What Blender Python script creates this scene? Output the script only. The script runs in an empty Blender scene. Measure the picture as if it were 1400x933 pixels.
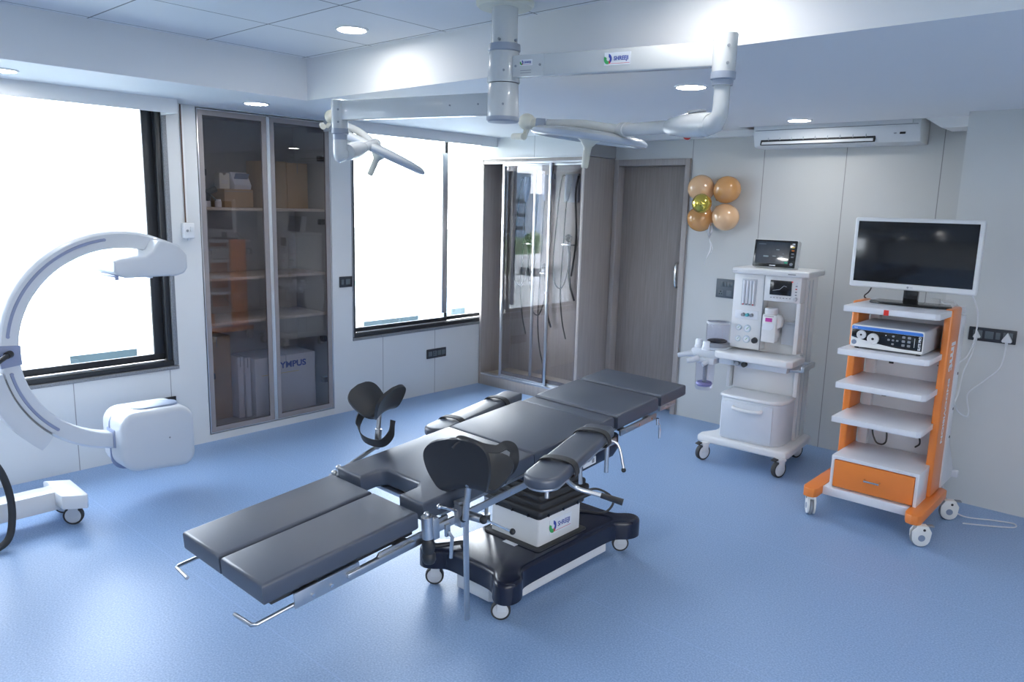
import bpy, bmesh, math, random
from mathutils import Vector, Matrix, Euler
random.seed(7)
S = bpy.context.scene
COL = S.collection
PI = math.pi

# ------------------------------------------------------------------ materials
def _mix(nt, a, b):
    m = nt.nodes.new('ShaderNodeMix'); m.data_type = 'RGBA'
    m.inputs[6].default_value = (*a, 1); m.inputs[7].default_value = (*b, 1)
    return m

def mat(name, col, rough=0.5, metal=0.0, var=0.06, scale=18.0, bump=0.0, bscale=200.0, coat=0.0, spec=0.5, stretch=None):
    m = bpy.data.materials.new(name); m.use_nodes = True
    nt = m.node_tree; b = nt.nodes['Principled BSDF']
    tc = nt.nodes.new('ShaderNodeTexCoord')
    mp = nt.nodes.new('ShaderNodeMapping'); nt.links.new(tc.outputs['Object'], mp.inputs[0])
    if stretch: mp.inputs['Scale'].default_value = stretch
    n = nt.nodes.new('ShaderNodeTexNoise'); n.inputs['Scale'].default_value = scale
    n.inputs['Detail'].default_value = 4
    nt.links.new(mp.outputs[0], n.inputs['Vector'])
    lo = tuple(max(0, c * (1 - var)) for c in col); hi = tuple(min(1, c * (1 + var)) for c in col)
    mx = _mix(nt, lo, hi)
    nt.links.new(n.outputs['Fac'], mx.inputs[0])
    nt.links.new(mx.outputs[2], b.inputs['Base Color'])
    b.inputs['Roughness'].default_value = rough
    b.inputs['Metallic'].default_value = metal
    b.inputs['Coat Weight'].default_value = coat
    b.inputs['Specular IOR Level'].default_value = spec
    if bump:
        n2 = nt.nodes.new('ShaderNodeTexNoise'); n2.inputs['Scale'].default_value = bscale
        nt.links.new(mp.outputs[0], n2.inputs['Vector'])
        bp = nt.nodes.new('ShaderNodeBump'); bp.inputs['Strength'].default_value = bump
        bp.inputs['Distance'].default_value = 0.002
        nt.links.new(n2.outputs['Fac'], bp.inputs['Height'])
        nt.links.new(bp.outputs[0], b.inputs['Normal'])
    return m

def emis(name, col, strength):
    m = bpy.data.materials.new(name); m.use_nodes = True
    nt = m.node_tree; nt.nodes.clear()
    e = nt.nodes.new('ShaderNodeEmission'); o = nt.nodes.new('ShaderNodeOutputMaterial')
    e.inputs[0].default_value = (*col, 1); e.inputs[1].default_value = strength
    nt.links.new(e.outputs[0], o.inputs[0])
    return m

def glass(name, tint, refl=1.0, ior=1.5, rough=0.0):
    # thin pane: tinted see-through plus a Fresnel reflection
    m = bpy.data.materials.new(name); m.use_nodes = True
    nt = m.node_tree; nt.nodes.clear()
    t = nt.nodes.new('ShaderNodeBsdfTransparent'); t.inputs[0].default_value = (*tint, 1)
    g = nt.nodes.new('ShaderNodeBsdfGlossy'); g.inputs['Roughness'].default_value = rough
    g.inputs['Color'].default_value = (refl, refl, refl, 1)
    f0 = ((ior - 1) / (ior + 1)) ** 2                # Schlick reflectance, same from both faces
    lw = nt.nodes.new('ShaderNodeLayerWeight'); lw.inputs[0].default_value = 0.5
    pw = nt.nodes.new('ShaderNodeMath'); pw.operation = 'POWER'; pw.inputs[1].default_value = 5.0
    f = nt.nodes.new('ShaderNodeMath'); f.operation = 'MULTIPLY_ADD'; f.inputs[1].default_value = 1 - f0; f.inputs[2].default_value = f0
    nt.links.new(lw.outputs['Facing'], pw.inputs[0]); nt.links.new(pw.outputs[0], f.inputs[0])
    mx = nt.nodes.new('ShaderNodeMixShader'); o = nt.nodes.new('ShaderNodeOutputMaterial')
    nt.links.new(f.outputs[0], mx.inputs[0]); nt.links.new(t.outputs[0], mx.inputs[1])
    nt.links.new(g.outputs[0], mx.inputs[2]); nt.links.new(mx.outputs[0], o.inputs[0])
    return m

def wood(name, c1, c2, rough=0.45, scale=(30, 30, 1.2)):
    m = bpy.data.materials.new(name); m.use_nodes = True
    nt = m.node_tree; b = nt.nodes['Principled BSDF']
    tc = nt.nodes.new('ShaderNodeTexCoord'); mp = nt.nodes.new('ShaderNodeMapping')
    mp.inputs['Scale'].default_value = scale
    nt.links.new(tc.outputs['Object'], mp.inputs[0])
    n = nt.nodes.new('ShaderNodeTexNoise'); n.inputs['Scale'].default_value = 2.0
    n.inputs['Detail'].default_value = 6; n.inputs['Roughness'].default_value = 0.65
    nt.links.new(mp.outputs[0], n.inputs['Vector'])
    r = nt.nodes.new('ShaderNodeValToRGB'); r.color_ramp.elements[0].position = 0.3
    r.color_ramp.elements[1].position = 0.7
    r.color_ramp.elements[0].color = (*c1, 1); r.color_ramp.elements[1].color = (*c2, 1)
    nt.links.new(n.outputs['Fac'], r.inputs[0]); nt.links.new(r.outputs[0], b.inputs['Base Color'])
    b.inputs['Roughness'].default_value = rough
    return m

def panelled(name, col, axis, joints, dark=0.45, rough=0.42, width=0.0028):
    # laminated wall panels: thin joint lines at the given world coordinates
    m = mat(name, col, rough, var=0.025, scale=3.0)
    nt = m.node_tree; b = nt.nodes['Principled BSDF']
    src = b.inputs['Base Color'].links[0].from_socket
    tc = nt.nodes.new('ShaderNodeTexCoord'); sp = nt.nodes.new('ShaderNodeSeparateXYZ')
    nt.links.new(tc.outputs['Object'], sp.inputs[0])
    acc = None
    for j in joints:
        c = nt.nodes.new('ShaderNodeMath'); c.operation = 'COMPARE'
        c.inputs[1].default_value = j; c.inputs[2].default_value = width
        nt.links.new(sp.outputs['XYZ'.index(axis)], c.inputs[0])
        if acc is None: acc = c.outputs[0]
        else:
            a = nt.nodes.new('ShaderNodeMath'); a.operation = 'MAXIMUM'
            nt.links.new(acc, a.inputs[0]); nt.links.new(c.outputs[0], a.inputs[1]); acc = a.outputs[0]
    mx = _mix(nt, col, tuple(c * dark for c in col))
    nt.links.new(src, mx.inputs[6]); nt.links.new(acc, mx.inputs[0])
    nt.links.new(mx.outputs[2], b.inputs['Base Color'])
    return m

# ------------------------------------------------------------------ mesh builder
class MB:
    def __init__(self): self.bm = bmesh.new(); self.mi = 0
    def _fin(self, verts, M=None):
        faces = set()
        for v in verts:
            if M is not None: v.co = M @ v.co
            for f in v.link_faces: faces.add(f)
        for f in faces: f.material_index = self.mi; f.smooth = True
        return self
    def box(self, c, s, bev=0.0, M=None, seg=2, rot=None):
        r = bmesh.ops.create_cube(self.bm, size=1.0)
        vs = r['verts']
        for v in vs: v.co = Vector((v.co.x * s[0], v.co.y * s[1], v.co.z * s[2]))
        if bev > 0:
            es = list({e for v in vs for e in v.link_edges})
            b = bmesh.ops.bevel(self.bm, geom=es, offset=min(bev, min(s) * 0.49), segments=seg, profile=0.5, affect='EDGES')
            vs = list({v for f in b['faces'] for v in f.verts} | {v for v in vs if v.is_valid})
        T = Matrix.Translation(Vector(c))
        if rot is not None: T = T @ Euler(rot).to_matrix().to_4x4()
        if M is not None: T = M @ T
        return self._fin(vs, T)
    def b2(self, lo, hi, bev=0.0, M=None, seg=2):
        return self.box([(a + b) / 2 for a, b in zip(lo, hi)], [abs(b - a) for a, b in zip(lo, hi)], bev, M, seg)
    def cyl(self, p0, p1, r0, r1=None, seg=24, cap=True, M=None):
        p0 = Vector(p0); p1 = Vector(p1); r1 = r0 if r1 is None else r1
        d = p1 - p0
        r = bmesh.ops.create_cone(self.bm, cap_ends=cap, segments=seg, radius1=max(r0, 1e-5), radius2=max(r1, 1e-5), depth=d.length)
        T = Matrix.Translation((p0 + p1) / 2) @ d.to_track_quat('Z', 'Y').to_matrix().to_4x4()
        if M is not None: T = M @ T
        return self._fin(r['verts'], T)
    def sph(self, c, r, M=None, seg=24, sc=(1, 1, 1)):
        q = bmesh.ops.create_uvsphere(self.bm, u_segments=seg, v_segments=max(6, seg // 2), radius=r)
        T = Matrix.Translation(Vector(c)) @ Matrix.Diagonal((*sc, 1))
        if M is not None: T = M @ T
        return self._fin(q['verts'], T)
    def lathe(self, prof, M=None, seg=32, close=False, arc=2 * PI):
        # prof: (radius, z) pairs spun about z
        rings = []
        n = seg if arc >= 2 * PI - 1e-6 else seg + 1
        for (r, z) in prof:
            if r < 1e-6: rings.append([self.bm.verts.new((0, 0, z))])
            else: rings.append([self.bm.verts.new((r * math.cos(arc * k / seg), r * math.sin(arc * k / seg), z)) for k in range(n)])
        pairs = list(zip(rings, rings[1:]))
        if close: pairs.append((rings[-1], rings[0]))
        for a, b in pairs:
            for k in range(seg):
                k2 = (k + 1) % n
                if len(a) == 1 and len(b) == 1: continue
                if len(a) == 1: self.bm.faces.new((a[0], b[k], b[k2]))
                elif len(b) == 1: self.bm.faces.new((a[k], b[0], a[k2]))
                else: self.bm.faces.new((a[k], b[k], b[k2], a[k2]))
        vs = [v for r in rings for v in r]
        return self._fin(vs, M)
    def prism(self, pts, z0, z1, bev=0.0, M=None, seg=2, top_only=False):
        # polygon in xy, extruded in z
        lo = [self.bm.verts.new((x, y, z0)) for x, y in pts]
        hi = [self.bm.verts.new((x, y, z1)) for x, y in pts]
        n = len(pts); f = [self.bm.faces.new(hi), self.bm.faces.new(lo[::-1])]
        for k in range(n): f.append(self.bm.faces.new((lo[k], lo[(k + 1) % n], hi[(k + 1) % n], hi[k])))
        vs = lo + hi
        bmesh.ops.recalc_face_normals(self.bm, faces=f)
        if bev > 0:
            es = [e for e in f[0].edges] + ([] if top_only else [e for e in f[1].edges])
            b = bmesh.ops.bevel(self.bm, geom=es, offset=bev, segments=seg, profile=0.5, affect='EDGES')
            vs = list({v for q in b['faces'] for v in q.verts} | {v for v in vs if v.is_valid})
        return self._fin(vs, M)
    def tube(self, pts, r, seg=10, cap=True, M=None, smooth=0):
        pts = [Vector(p) for p in pts]
        if smooth: pts = spline(pts, smooth)
        rs = r if isinstance(r, (list, tuple)) else [r] * len(pts)
        if len(rs) != len(pts):
            rs = [rs[0] + (rs[-1] - rs[0]) * k / (len(pts) - 1) for k in range(len(pts))]
        rings = []; up = None
        for i, p in enumerate(pts):
            t = (pts[min(i + 1, len(pts) - 1)] - pts[max(i - 1, 0)]).normalized()
            if up is None: up = t.orthogonal().normalized()
            up = (up - t * up.dot(t))
            up = up.normalized() if up.length > 1e-6 else t.orthogonal().normalized()
            s = t.cross(up)
            rings.append([self.bm.verts.new(p + (up * math.cos(2 * PI * k / seg) + s * math.sin(2 * PI * k / seg)) * rs[i]) for k in range(seg)])
        for a, b in zip(rings, rings[1:]):
            for k in range(seg): self.bm.faces.new((a[k], a[(k + 1) % seg], b[(k + 1) % seg], b[k]))
        if cap:
            self.bm.faces.new(rings[0][::-1]); self.bm.faces.new(rings[-1])
        return self._fin([v for q in rings for v in q], M)
    def strip(self, pts, dirs, w, t, M=None):
        # a flat band along pts; dirs = width direction at each point
        pts = [Vector(p) for p in pts]; rings = []
        for i, p in enumerate(pts):
            tg = (pts[min(i + 1, len(pts) - 1)] - pts[max(i - 1, 0)]).normalized()
            d = Vector(dirs[i] if isinstance(dirs, list) else dirs)
            d = (d - tg * d.dot(tg)).normalized(); n = tg.cross(d)
            rings.append([self.bm.verts.new(p + d * a * w / 2 + n * b * t / 2) for a, b in ((-1, -1), (1, -1), (1, 1), (-1, 1))])
        for a, b in zip(rings, rings[1:]):
            for k in range(4): self.bm.faces.new((a[k], a[(k + 1) % 4], b[(k + 1) % 4], b[k]))
        self.bm.faces.new(rings[0][::-1]); self.bm.faces.new(rings[-1])
        return self._fin([v for q in rings for v in q], M)
    def shell(self, fn, nu, nv, th, M=None, cu=False):
        # surface fn(i/nu, j/nv) -> Vector, thickened by th along its normal
        P = [[Vector(fn(i / nu, j / nv)) for j in range(nv + 1)] for i in range(nu + 1)]
        def nrm(i, j):
            a = P[min(i + 1, nu)][j] - P[max(i - 1, 0)][j]; b = P[i][min(j + 1, nv)] - P[i][max(j - 1, 0)]
            n = a.cross(b); return n.normalized() if n.length > 1e-9 else Vector((0, 0, 1))
        A = [[self.bm.verts.new(P[i][j] + nrm(i, j) * th / 2) for j in range(nv + 1)] for i in range(nu + 1)]
        B = [[self.bm.verts.new(P[i][j] - nrm(i, j) * th / 2) for j in range(nv + 1)] for i in range(nu + 1)]
        for i in range(nu):
            for j in range(nv):
                self.bm.faces.new((A[i][j], A[i + 1][j], A[i + 1][j + 1], A[i][j + 1]))
                self.bm.faces.new((B[i][j], B[i][j + 1], B[i + 1][j + 1], B[i + 1][j]))
        for i in range(nu):
            for j in (0, nv):
                self.bm.faces.new((A[i][j], A[i + 1][j], B[i + 1][j], B[i][j]))
        for j in range(nv):
            for i in (0, nu):
                self.bm.faces.new((A[i][j], A[i][j + 1], B[i][j + 1], B[i][j]))
        return self._fin([v for r in A + B for v in r], M)
    def m(self, i): self.mi = i; return self
    def build(self, name, mats, parent=None, angle=35):
        bm = self.bm
        bmesh.ops.recalc_face_normals(bm, faces=bm.faces)
        me = bpy.data.meshes.new(name); bm.to_mesh(me); bm.free()
        for q in (mats if isinstance(mats, (list, tuple)) else [mats]): me.materials.append(q)
        me.set_sharp_from_angle(angle=math.radians(angle))
        o = bpy.data.objects.new(name, me); COL.objects.link(o)
        if parent is not None: o.parent = parent
        return o

def spline(pts, n):
    P = [pts[0] * 2 - pts[1]] + list(pts) + [pts[-1] * 2 - pts[-2]]
    out = []
    for i in range(1, len(P) - 2):
        for k in range(n):
            t = k / n
            a, b, c, d = P[i - 1], P[i], P[i + 1], P[i + 2]
            out.append(0.5 * ((2 * b) + (c - a) * t + (2 * a - 5 * b + 4 * c - d) * t * t + (3 * b - a - 3 * c + d) * t ** 3))
    out.append(P[-2]); return out

def rrect(w, h, r, seg=4, cx=0, cy=0):
    pts = []
    for (sx, sy, a0) in ((1, 1, 0), (-1, 1, 90), (-1, -1, 180), (1, -1, 270)):
        for k in range(seg + 1):
            a = math.radians(a0 + 90 * k / seg)
            pts.append((cx + sx * (w / 2 - r) + r * math.cos(a), cy + sy * (h / 2 - r) + r * math.sin(a)))
    return pts

def tag(o, label=None, cat=None, group=None, kind=None):
    if label: o['label'] = label
    if cat: o['category'] = cat
    if group: o['group'] = group
    if kind: o['kind'] = kind
    return o
def thing(name, label, cat, loc=(0, 0, 0), rz=0.0, group=None):
    o = bpy.data.objects.new(name, None); COL.objects.link(o)
    o.empty_display_size = 0.1
    o.location = loc; o.rotation_euler = (0, 0, rz)
    return tag(o, label, cat, group)
def struct(o): o['kind'] = 'structure'; return o
def frameM(o, x, y, z=None):
    # matrix from an origin and x / y directions
    x = Vector(x).normalized(); y = Vector(y); y = (y - x * y.dot(x)).normalized(); z = x.cross(y)
    return Matrix(((x[0], y[0], z[0], o[0]), (x[1], y[1], z[1], o[1]), (x[2], y[2], z[2], o[2]), (0, 0, 0, 1)))
def text(name, s, size, M, m, parent, ext=0.0006, bold=0.0, align='CENTER', sx=1.0, space=1.0):
    cu = bpy.data.curves.new('lettering', 'FONT'); cu.body = s; cu.size = size
    cu.extrude = ext; cu.offset = bold; cu.align_x = align; cu.align_y = 'CENTER'; cu.space_character = space
    t = bpy.data.objects.new('lettering', cu); COL.objects.link(t)
    bpy.context.view_layer.update()
    me = bpy.data.meshes.new_from_object(t.evaluated_get(bpy.context.evaluated_depsgraph_get()))
    bpy.data.objects.remove(t); bpy.data.curves.remove(cu)
    me.transform(M @ Matrix.Diagonal((sx, 1, 1, 1)))
    me.materials.clear(); me.materials.append(m); me.name = name
    o = bpy.data.objects.new(name, me); COL.objects.link(o)
    if parent is not None: o.parent = parent
    return o
def clone(o, parent=None):
    c = o.copy(); COL.objects.link(c)
    if parent is not None: c.parent = parent
    for ch in [q for q in bpy.data.objects if q.parent is o]: clone(ch, c)
    return c

# ------------------------------------------------------------------ palette
WHITE = (0.78, 0.79, 0.80)
M_paint = mat('white_paint', (0.80, 0.80, 0.80), 0.55, var=0.015, scale=4)
M_white = mat('white_enamel', (0.73, 0.74, 0.75), 0.30, var=0.02, scale=6, coat=0.2)
M_plastic = mat('white_plastic', (0.68, 0.70, 0.72), 0.38, var=0.02, scale=9)
M_lamp_white = mat('lamp_enamel', (0.56, 0.58, 0.59), 0.26, var=0.02, scale=8, coat=0.3)
M_cream = mat('cream_plastic', (0.72, 0.70, 0.60), 0.4, var=0.02)
M_grayblue = mat('blue_grey_plastic', (0.22, 0.27, 0.37), 0.45, var=0.04)
M_lightgray = mat('light_grey_plastic', (0.50, 0.53, 0.57), 0.42, var=0.03)
M_black = mat('black_plastic', (0.018, 0.019, 0.022), 0.45, var=0.15)
M_rubber = mat('black_rubber', (0.03, 0.031, 0.034), 0.65, var=0.12)
M_blackgloss = mat('black_gloss', (0.010, 0.011, 0.013), 0.12, var=0.1)
M_frame = mat('black_window_frame', (0.020, 0.022, 0.026), 0.4, var=0.1)
M_steel = mat('brushed_steel', (0.55, 0.56, 0.58), 0.28, 1.0, var=0.08, scale=60, stretch=(1, 6, 6))
M_chrome = mat('chrome', (0.75, 0.76, 0.78), 0.10, 1.0, var=0.02)
M_alu = mat('aluminium', (0.72, 0.73, 0.75), 0.30, 1.0, var=0.04, scale=40, stretch=(8, 8, 0.5))
M_red = mat('red_plastic', (0.65, 0.03, 0.02), 0.4)
M_orange = mat('orange_enamel', (0.78, 0.22, 0.035), 0.32, var=0.03, coat=0.2)
M_carton = mat('brown_cardboard', (0.42, 0.29, 0.16), 0.8, var=0.10, scale=14)
M_whitecarton = mat('white_carton', (0.66, 0.66, 0.66), 0.7, var=0.04, scale=10)
M_blue_ink = mat('blue_ink', (0.03, 0.06, 0.35), 0.5)
M_green_ink = mat('green_ink', (0.05, 0.40, 0.12), 0.5)
M_red_ink = mat('red_ink', (0.6, 0.04, 0.06), 0.5)
M_yellow_ink = mat('yellow_ink', (0.75, 0.55, 0.08), 0.5)
M_gray_ink = mat('grey_ink', (0.25, 0.27, 0.30), 0.5)
M_leather = mat('black_leatherette', (0.042, 0.053, 0.080), 0.42, var=0.10, scale=6, bump=0.10, bscale=900, spec=1.0)
M_pu = mat('black_moulded_foam', (0.022, 0.023, 0.026), 0.42, var=0.10, scale=8, bump=0.06, bscale=500)
M_strap = mat('black_webbing', (0.022, 0.024, 0.028), 0.6, var=0.15, scale=40, bump=0.3, bscale=700)
M_navy = mat('navy_moulded_cover', (0.008, 0.011, 0.028), 0.27, var=0.1, scale=5)
M_granite = mat('speckled_granite', (0.22, 0.23, 0.25), 0.45, var=0.75, scale=160)
# ------------------------------------------------------------------ camera, world, view
H = 1.75
yaw, pitch, roll, FPX = 0.730621504, -0.177280273, 0.0255573411, 1035.393
f0 = Vector((-math.sin(yaw), math.cos(yaw), 0)); r0 = Vector((math.cos(yaw), math.sin(yaw), 0)); u0 = Vector((0, 0, 1))
fw = f0 * math.cos(pitch) + u0 * math.sin(pitch); up = u0 * math.cos(pitch) - f0 * math.sin(pitch)
rt = r0 * math.cos(roll) + up * math.sin(roll); up = up * math.cos(roll) - r0 * math.sin(roll)
cam = bpy.data.cameras.new('camera'); cam.sensor_width = 36; cam.lens = 36 * FPX / 1400; cam.clip_start = 0.02; cam.clip_end = 800
cob = bpy.data.objects.new('camera', cam); COL.objects.link(cob)
b = -fw
cob.matrix_world = Matrix(((rt[0], up[0], b[0], 0), (rt[1], up[1], b[1], 0), (rt[2], up[2], b[2], H), (0, 0, 0, 1)))
S.camera = cob
S.view_settings.view_transform = 'Standard'; S.view_settings.look = 'None'
S.view_settings.gamma = 1; S.view_settings.use_curve_mapping = False
S.view_settings.exposure = EXPOSURE = 0.53
S.cycles.use_denoising = True
S.cycles.max_bounces = 10; S.cycles.diffuse_bounces = 5; S.cycles.glossy_bounces = 5; S.cycles.transparent_max_bounces = 16
S.cycles.sample_clamp_indirect = 6.0
S.cycles.caustics_reflective = False; S.cycles.caustics_refractive = False

w = bpy.data.worlds.new('sky'); S.world = w; w.use_nodes = True
nt = w.node_tree; bg = nt.nodes['Background']
tc = nt.nodes.new('ShaderNodeTexCoord'); sp = nt.nodes.new('ShaderNodeSeparateXYZ'); rp = nt.nodes.new('ShaderNodeValToRGB')
nt.links.new(tc.outputs['Generated'], sp.inputs[0]); nt.links.new(sp.outputs[2], rp.inputs[0])
rp.color_ramp.elements[0].position = 0.0; rp.color_ramp.elements[0].color = (0.98, 0.985, 1.0, 1)
rp.color_ramp.elements[1].position = 0.8; rp.color_ramp.elements[1].color = (0.86, 0.92, 1.0, 1)
nt.links.new(rp.outputs[0], bg.inputs[0]); bg.inputs[1].default_value = SKY = 16.0

# ------------------------------------------------------------------ room shell
XL, YB, XR, YF = -5.15, 5.69, 1.7, -2.2      # left wall, back wall, right wall, front wall
ZS, ZC = 2.36, 2.608                         # dropped soffit, tiled ceiling
FX, FY = -4.24, 2.77                         # edges of the raised ceiling bay
M_wallL = panelled('left_wall_laminate', (0.69, 0.70, 0.70), 'Y', [0.395, 1.005, 1.615, 2.224, 4.069, 4.675])
M_wallB = panelled('back_wall_laminate', (0.555, 0.56, 0.55), 'X', [-3.17, -2.56, -1.951, -1.337, -0.5, 0.11, 0.72])
M_wallP = panelled('plain_wall_laminate', (0.64, 0.645, 0.635), 'X', [50.0])
M_bulk = panelled('bulkhead_laminate', (0.70, 0.71, 0.71), 'X', [-4.49, -3.925])
M_ceil = mat('soffit_paint', (0.82, 0.82, 0.83), 0.6, var=0.01, scale=3)
M_tile = panelled('ceiling_tile', (0.78, 0.79, 0.81), 'X', [FX + 0.04 + 0.607 * k for k in range(11)], dark=0.30, rough=0.7, width=0.004)
def also_y(m, ys, col, dark, width):
    nt = m.node_tree; b = nt.nodes['Principled BSDF']; src = b.inputs['Base Color'].links[0].from_socket
    tc = nt.nodes.new('ShaderNodeTexCoord'); sp = nt.nodes.new('ShaderNodeSeparateXYZ'); nt.links.new(tc.outputs['Object'], sp.inputs[0])
    acc = None
    for j in ys:
        c = nt.nodes.new('ShaderNodeMath'); c.operation = 'COMPARE'; c.inputs[1].default_value = j; c.inputs[2].default_value = width
        nt.links.new(sp.outputs[1], c.inputs[0])
        if acc is None: acc = c.outputs[0]
        else:
            a = nt.nodes.new('ShaderNodeMath'); a.operation = 'MAXIMUM'
            nt.links.new(acc, a.inputs[0]); nt.links.new(c.outputs[0], a.inputs[1]); acc = a.outputs[0]
    mx = _mix(nt, col, tuple(c * dark for c in col)); nt.links.new(src, mx.inputs[6]); nt.links.new(acc, mx.inputs[0])
    nt.links.new(mx.outputs[2], b.inputs['Base Color'])
also_y(M_tile, [FY - 0.03 - 0.61 * k for k in range(9)], (0.78, 0.79, 0.81), 0.30, 0.004)

def floor_material():
    m = bpy.data.materials.new('blue_speckled_vinyl'); m.use_nodes = True
    nt = m.node_tree; b = nt.nodes['Principled BSDF']
    tc = nt.nodes.new('ShaderNodeTexCoord')
    n1 = nt.nodes.new('ShaderNodeTexNoise'); n1.inputs['Scale'].default_value = 130; n1.inputs['Detail'].default_value = 3
    n2 = nt.nodes.new('ShaderNodeTexNoise'); n2.inputs['Scale'].default_value = 1.1
    nt.links.new(tc.outputs['Object'], n1.inputs['Vector']); nt.links.new(tc.outputs['Object'], n2.inputs['Vector'])
    r = nt.nodes.new('ShaderNodeValToRGB')
    e = r.color_ramp.elements
    e[0].position = 0.30; e[0].color = (0.190, 0.295, 0.495, 1)
    e[1].position = 0.70; e[1].color = (0.320, 0.450, 0.665, 1)
    x = r.color_ramp.elements.new(0.5); x.color = (0.240, 0.365, 0.585, 1)
    nt.links.new(n1.outputs['Fac'], r.inputs[0])
    # welded sheet seams
    sp = nt.nodes.new('ShaderNodeSeparateXYZ'); nt.links.new(tc.outputs['Object'], sp.inputs[0]); acc = None
    for j in (1.49, 2.62, 3.75, 0.36):
        c = nt.nodes.new('ShaderNodeMath'); c.operation = 'COMPARE'; c.inputs[1].default_value = j; c.inputs[2].default_value = 0.0022
        nt.links.new(sp.outputs[1], c.inputs[0])
        if acc is None: acc = c.outputs[0]
        else:
            a = nt.nodes.new('ShaderNodeMath'); a.operation = 'MAXIMUM'; nt.links.new(acc, a.inputs[0]); nt.links.new(c.outputs[0], a.inputs[1]); acc = a.outputs[0]
    h = nt.nodes.new('ShaderNodeMath'); h.operation = 'MULTIPLY'; h.inputs[1].default_value = 0.35; nt.links.new(acc, h.inputs[0])
    mx = _mix(nt, (0, 0, 0), (0.35, 0.50, 0.78)); nt.links.new(r.outputs[0], mx.inputs[6]); nt.links.new(h.outputs[0], mx.inputs[0])
    nt.links.new(mx.outputs[2], b.inputs['Base Color'])
    q = nt.nodes.new('ShaderNodeMapRange'); q.inputs[3].default_value = 0.30; q.inputs[4].default_value = 0.44
    nt.links.new(n2.outputs['Fac'], q.inputs[0]); nt.links.new(q.outputs[0], b.inputs['Roughness'])
    bp = nt.nodes.new('ShaderNodeBump'); bp.inputs['Strength'].default_value = 0.10; bp.inputs['Distance'].default_value = 0.001
    nt.links.new(n1.outputs['Fac'], bp.inputs['Height']); nt.links.new(bp.outputs[0], b.inputs['Normal'])
    return m

q = MB().b2((XL - 0.62, YF - 0.1, -0.1), (XR + 0.1, YB + 0.25, 0.0)); struct(q.build('floor', floor_material()))
# ceiling: tiled bay, fascias and dropped soffit in one shell
q = MB()
q.m(0).b2((FX, YF, ZC), (XR, FY, ZC + 0.08))
q.m(1).b2((XL - 0.62, YF, ZS), (FX, YB + 0.1, ZC + 0.08))
q.m(1).b2((FX, FY, ZS), (XR, 5.43, ZC + 0.08))
q.m(1).b2((FX, 5.43, ZS), (-2.66, YB + 0.1, ZC + 0.08)); q.m(1).b2((-1.38, 5.43, ZS), (XR, YB + 0.1, ZC + 0.08))
q.m(1).b2((-2.66, 5.43, ZC - 0.03), (-1.38, YB + 0.1, ZC + 0.08))          # recess above the air conditioner
struct(q.build('ceiling', [M_tile, M_ceil]))
T = 0.12
q = MB()
q.b2((XL - T, YF, 0), (XL, -0.70, ZS)); q.b2((XL - T, -0.70, 0), (XL, 2.287, 0.575))
q.b2((XL - T, 2.287, 0), (XL, 2.487, ZS))
q.b2((XL - T, 2.487, 0), (XL, 3.560, 0.052)); q.b2((XL - T, 2.487, 2.352), (XL, 3.560, ZS))
q.b2((XL - T, 3.560, 0), (XL, 3.752, ZS)); q.b2((XL - T, 3.752, 0), (XL, 5.44, 0.598))
q.b2((XL - T, 5.44, 0), (XL, YB + 0.1, ZS))
q.b2((XL - 0.62, 2.40, 0), (XL - 0.53, 3.65, ZS)); q.b2((XL - 0.53, 2.40, 0), (XL - T, 2.485, ZS)); q.b2((XL - 0.53, 3.562, 0), (XL - T, 3.65, ZS))
struct(q.build('wall_left', M_wallL))
q = MB()
q.b2((XL, YB, 0), (-3.885, YB + T, ZS)); q.b2((-3.885, YB, 2.125), (-3.215, YB + T, ZS)); q.b2((-3.215, YB, 0), (XR, YB + T, ZC))
q.b2((-3.95, YB + T, 0), (-3.15, YB + T + 0.05, 2.2))  # unseen backing slab added behind the door to stop light leaking in
struct(q.build('wall_back', M_wallB))
struct(MB().b2((-1.112, 5.212, 0), (XR, YB, ZS)).build('wall_corner', M_wallP))
q = MB().b2((XR, YF, 0), (XR + 0.12, -1.5, ZC)).b2((XR, 2.4, 0), (XR + 0.12, YB, ZC)).b2((XR, -1.5, 0), (XR + 0.12, 2.4, 0.75)).b2((XR, -1.5, 2.2), (XR + 0.12, 2.4, ZC))
struct(q.build('wall_right', M_wallP))
struct(MB().b2((XL, YF - 0.1, 0), (XR, YF, ZC)).build('wall_front', M_wallP))
# trims: pelmets over the windows, bulkhead over the tall glass cabinet, ceiling-side boxing
q = MB(); q.b2((-4.965, -1.9, 2.272), (-4.945, 2.275, ZS)); q.b2((XL, 2.255, 2.272), (-4.945, 2.275, ZS)); q.b2((-5.05, -1.9, 2.345), (-4.965, 2.255, ZS))
struct(q.build('trim_1', M_paint))
q = MB(); q.b2((-4.965, 3.50, 2.275), (-4.945, 5.25, ZS)); q.b2((XL, 3.50, 2.275), (-4.945, 3.52, ZS)); q.b2((-5.05, 3.52, 2.345), (-4.965, 5.25, ZS))
struct(q.build('trim_2', M_paint))
struct(MB().b2((XL, 5.245, 2.178), (-3.925, YB, ZS)).build('trim_3', M_bulk))
q = MB(); q.prism([(-1.40, ZS), (-1.112, ZS), (-1.112, 2.295), (-1.30, 2.295)], 5.42, YB, M=Matrix(((1, 0, 0, 0), (0, 0, 1, 0), (0, 1, 0, 0), (0, 0, 0, 1))))
q.b2((-3.92, 5.60, 2.315), (-2.45, YB, ZS))
struct(q.build('trim_4', M_paint))

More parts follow.
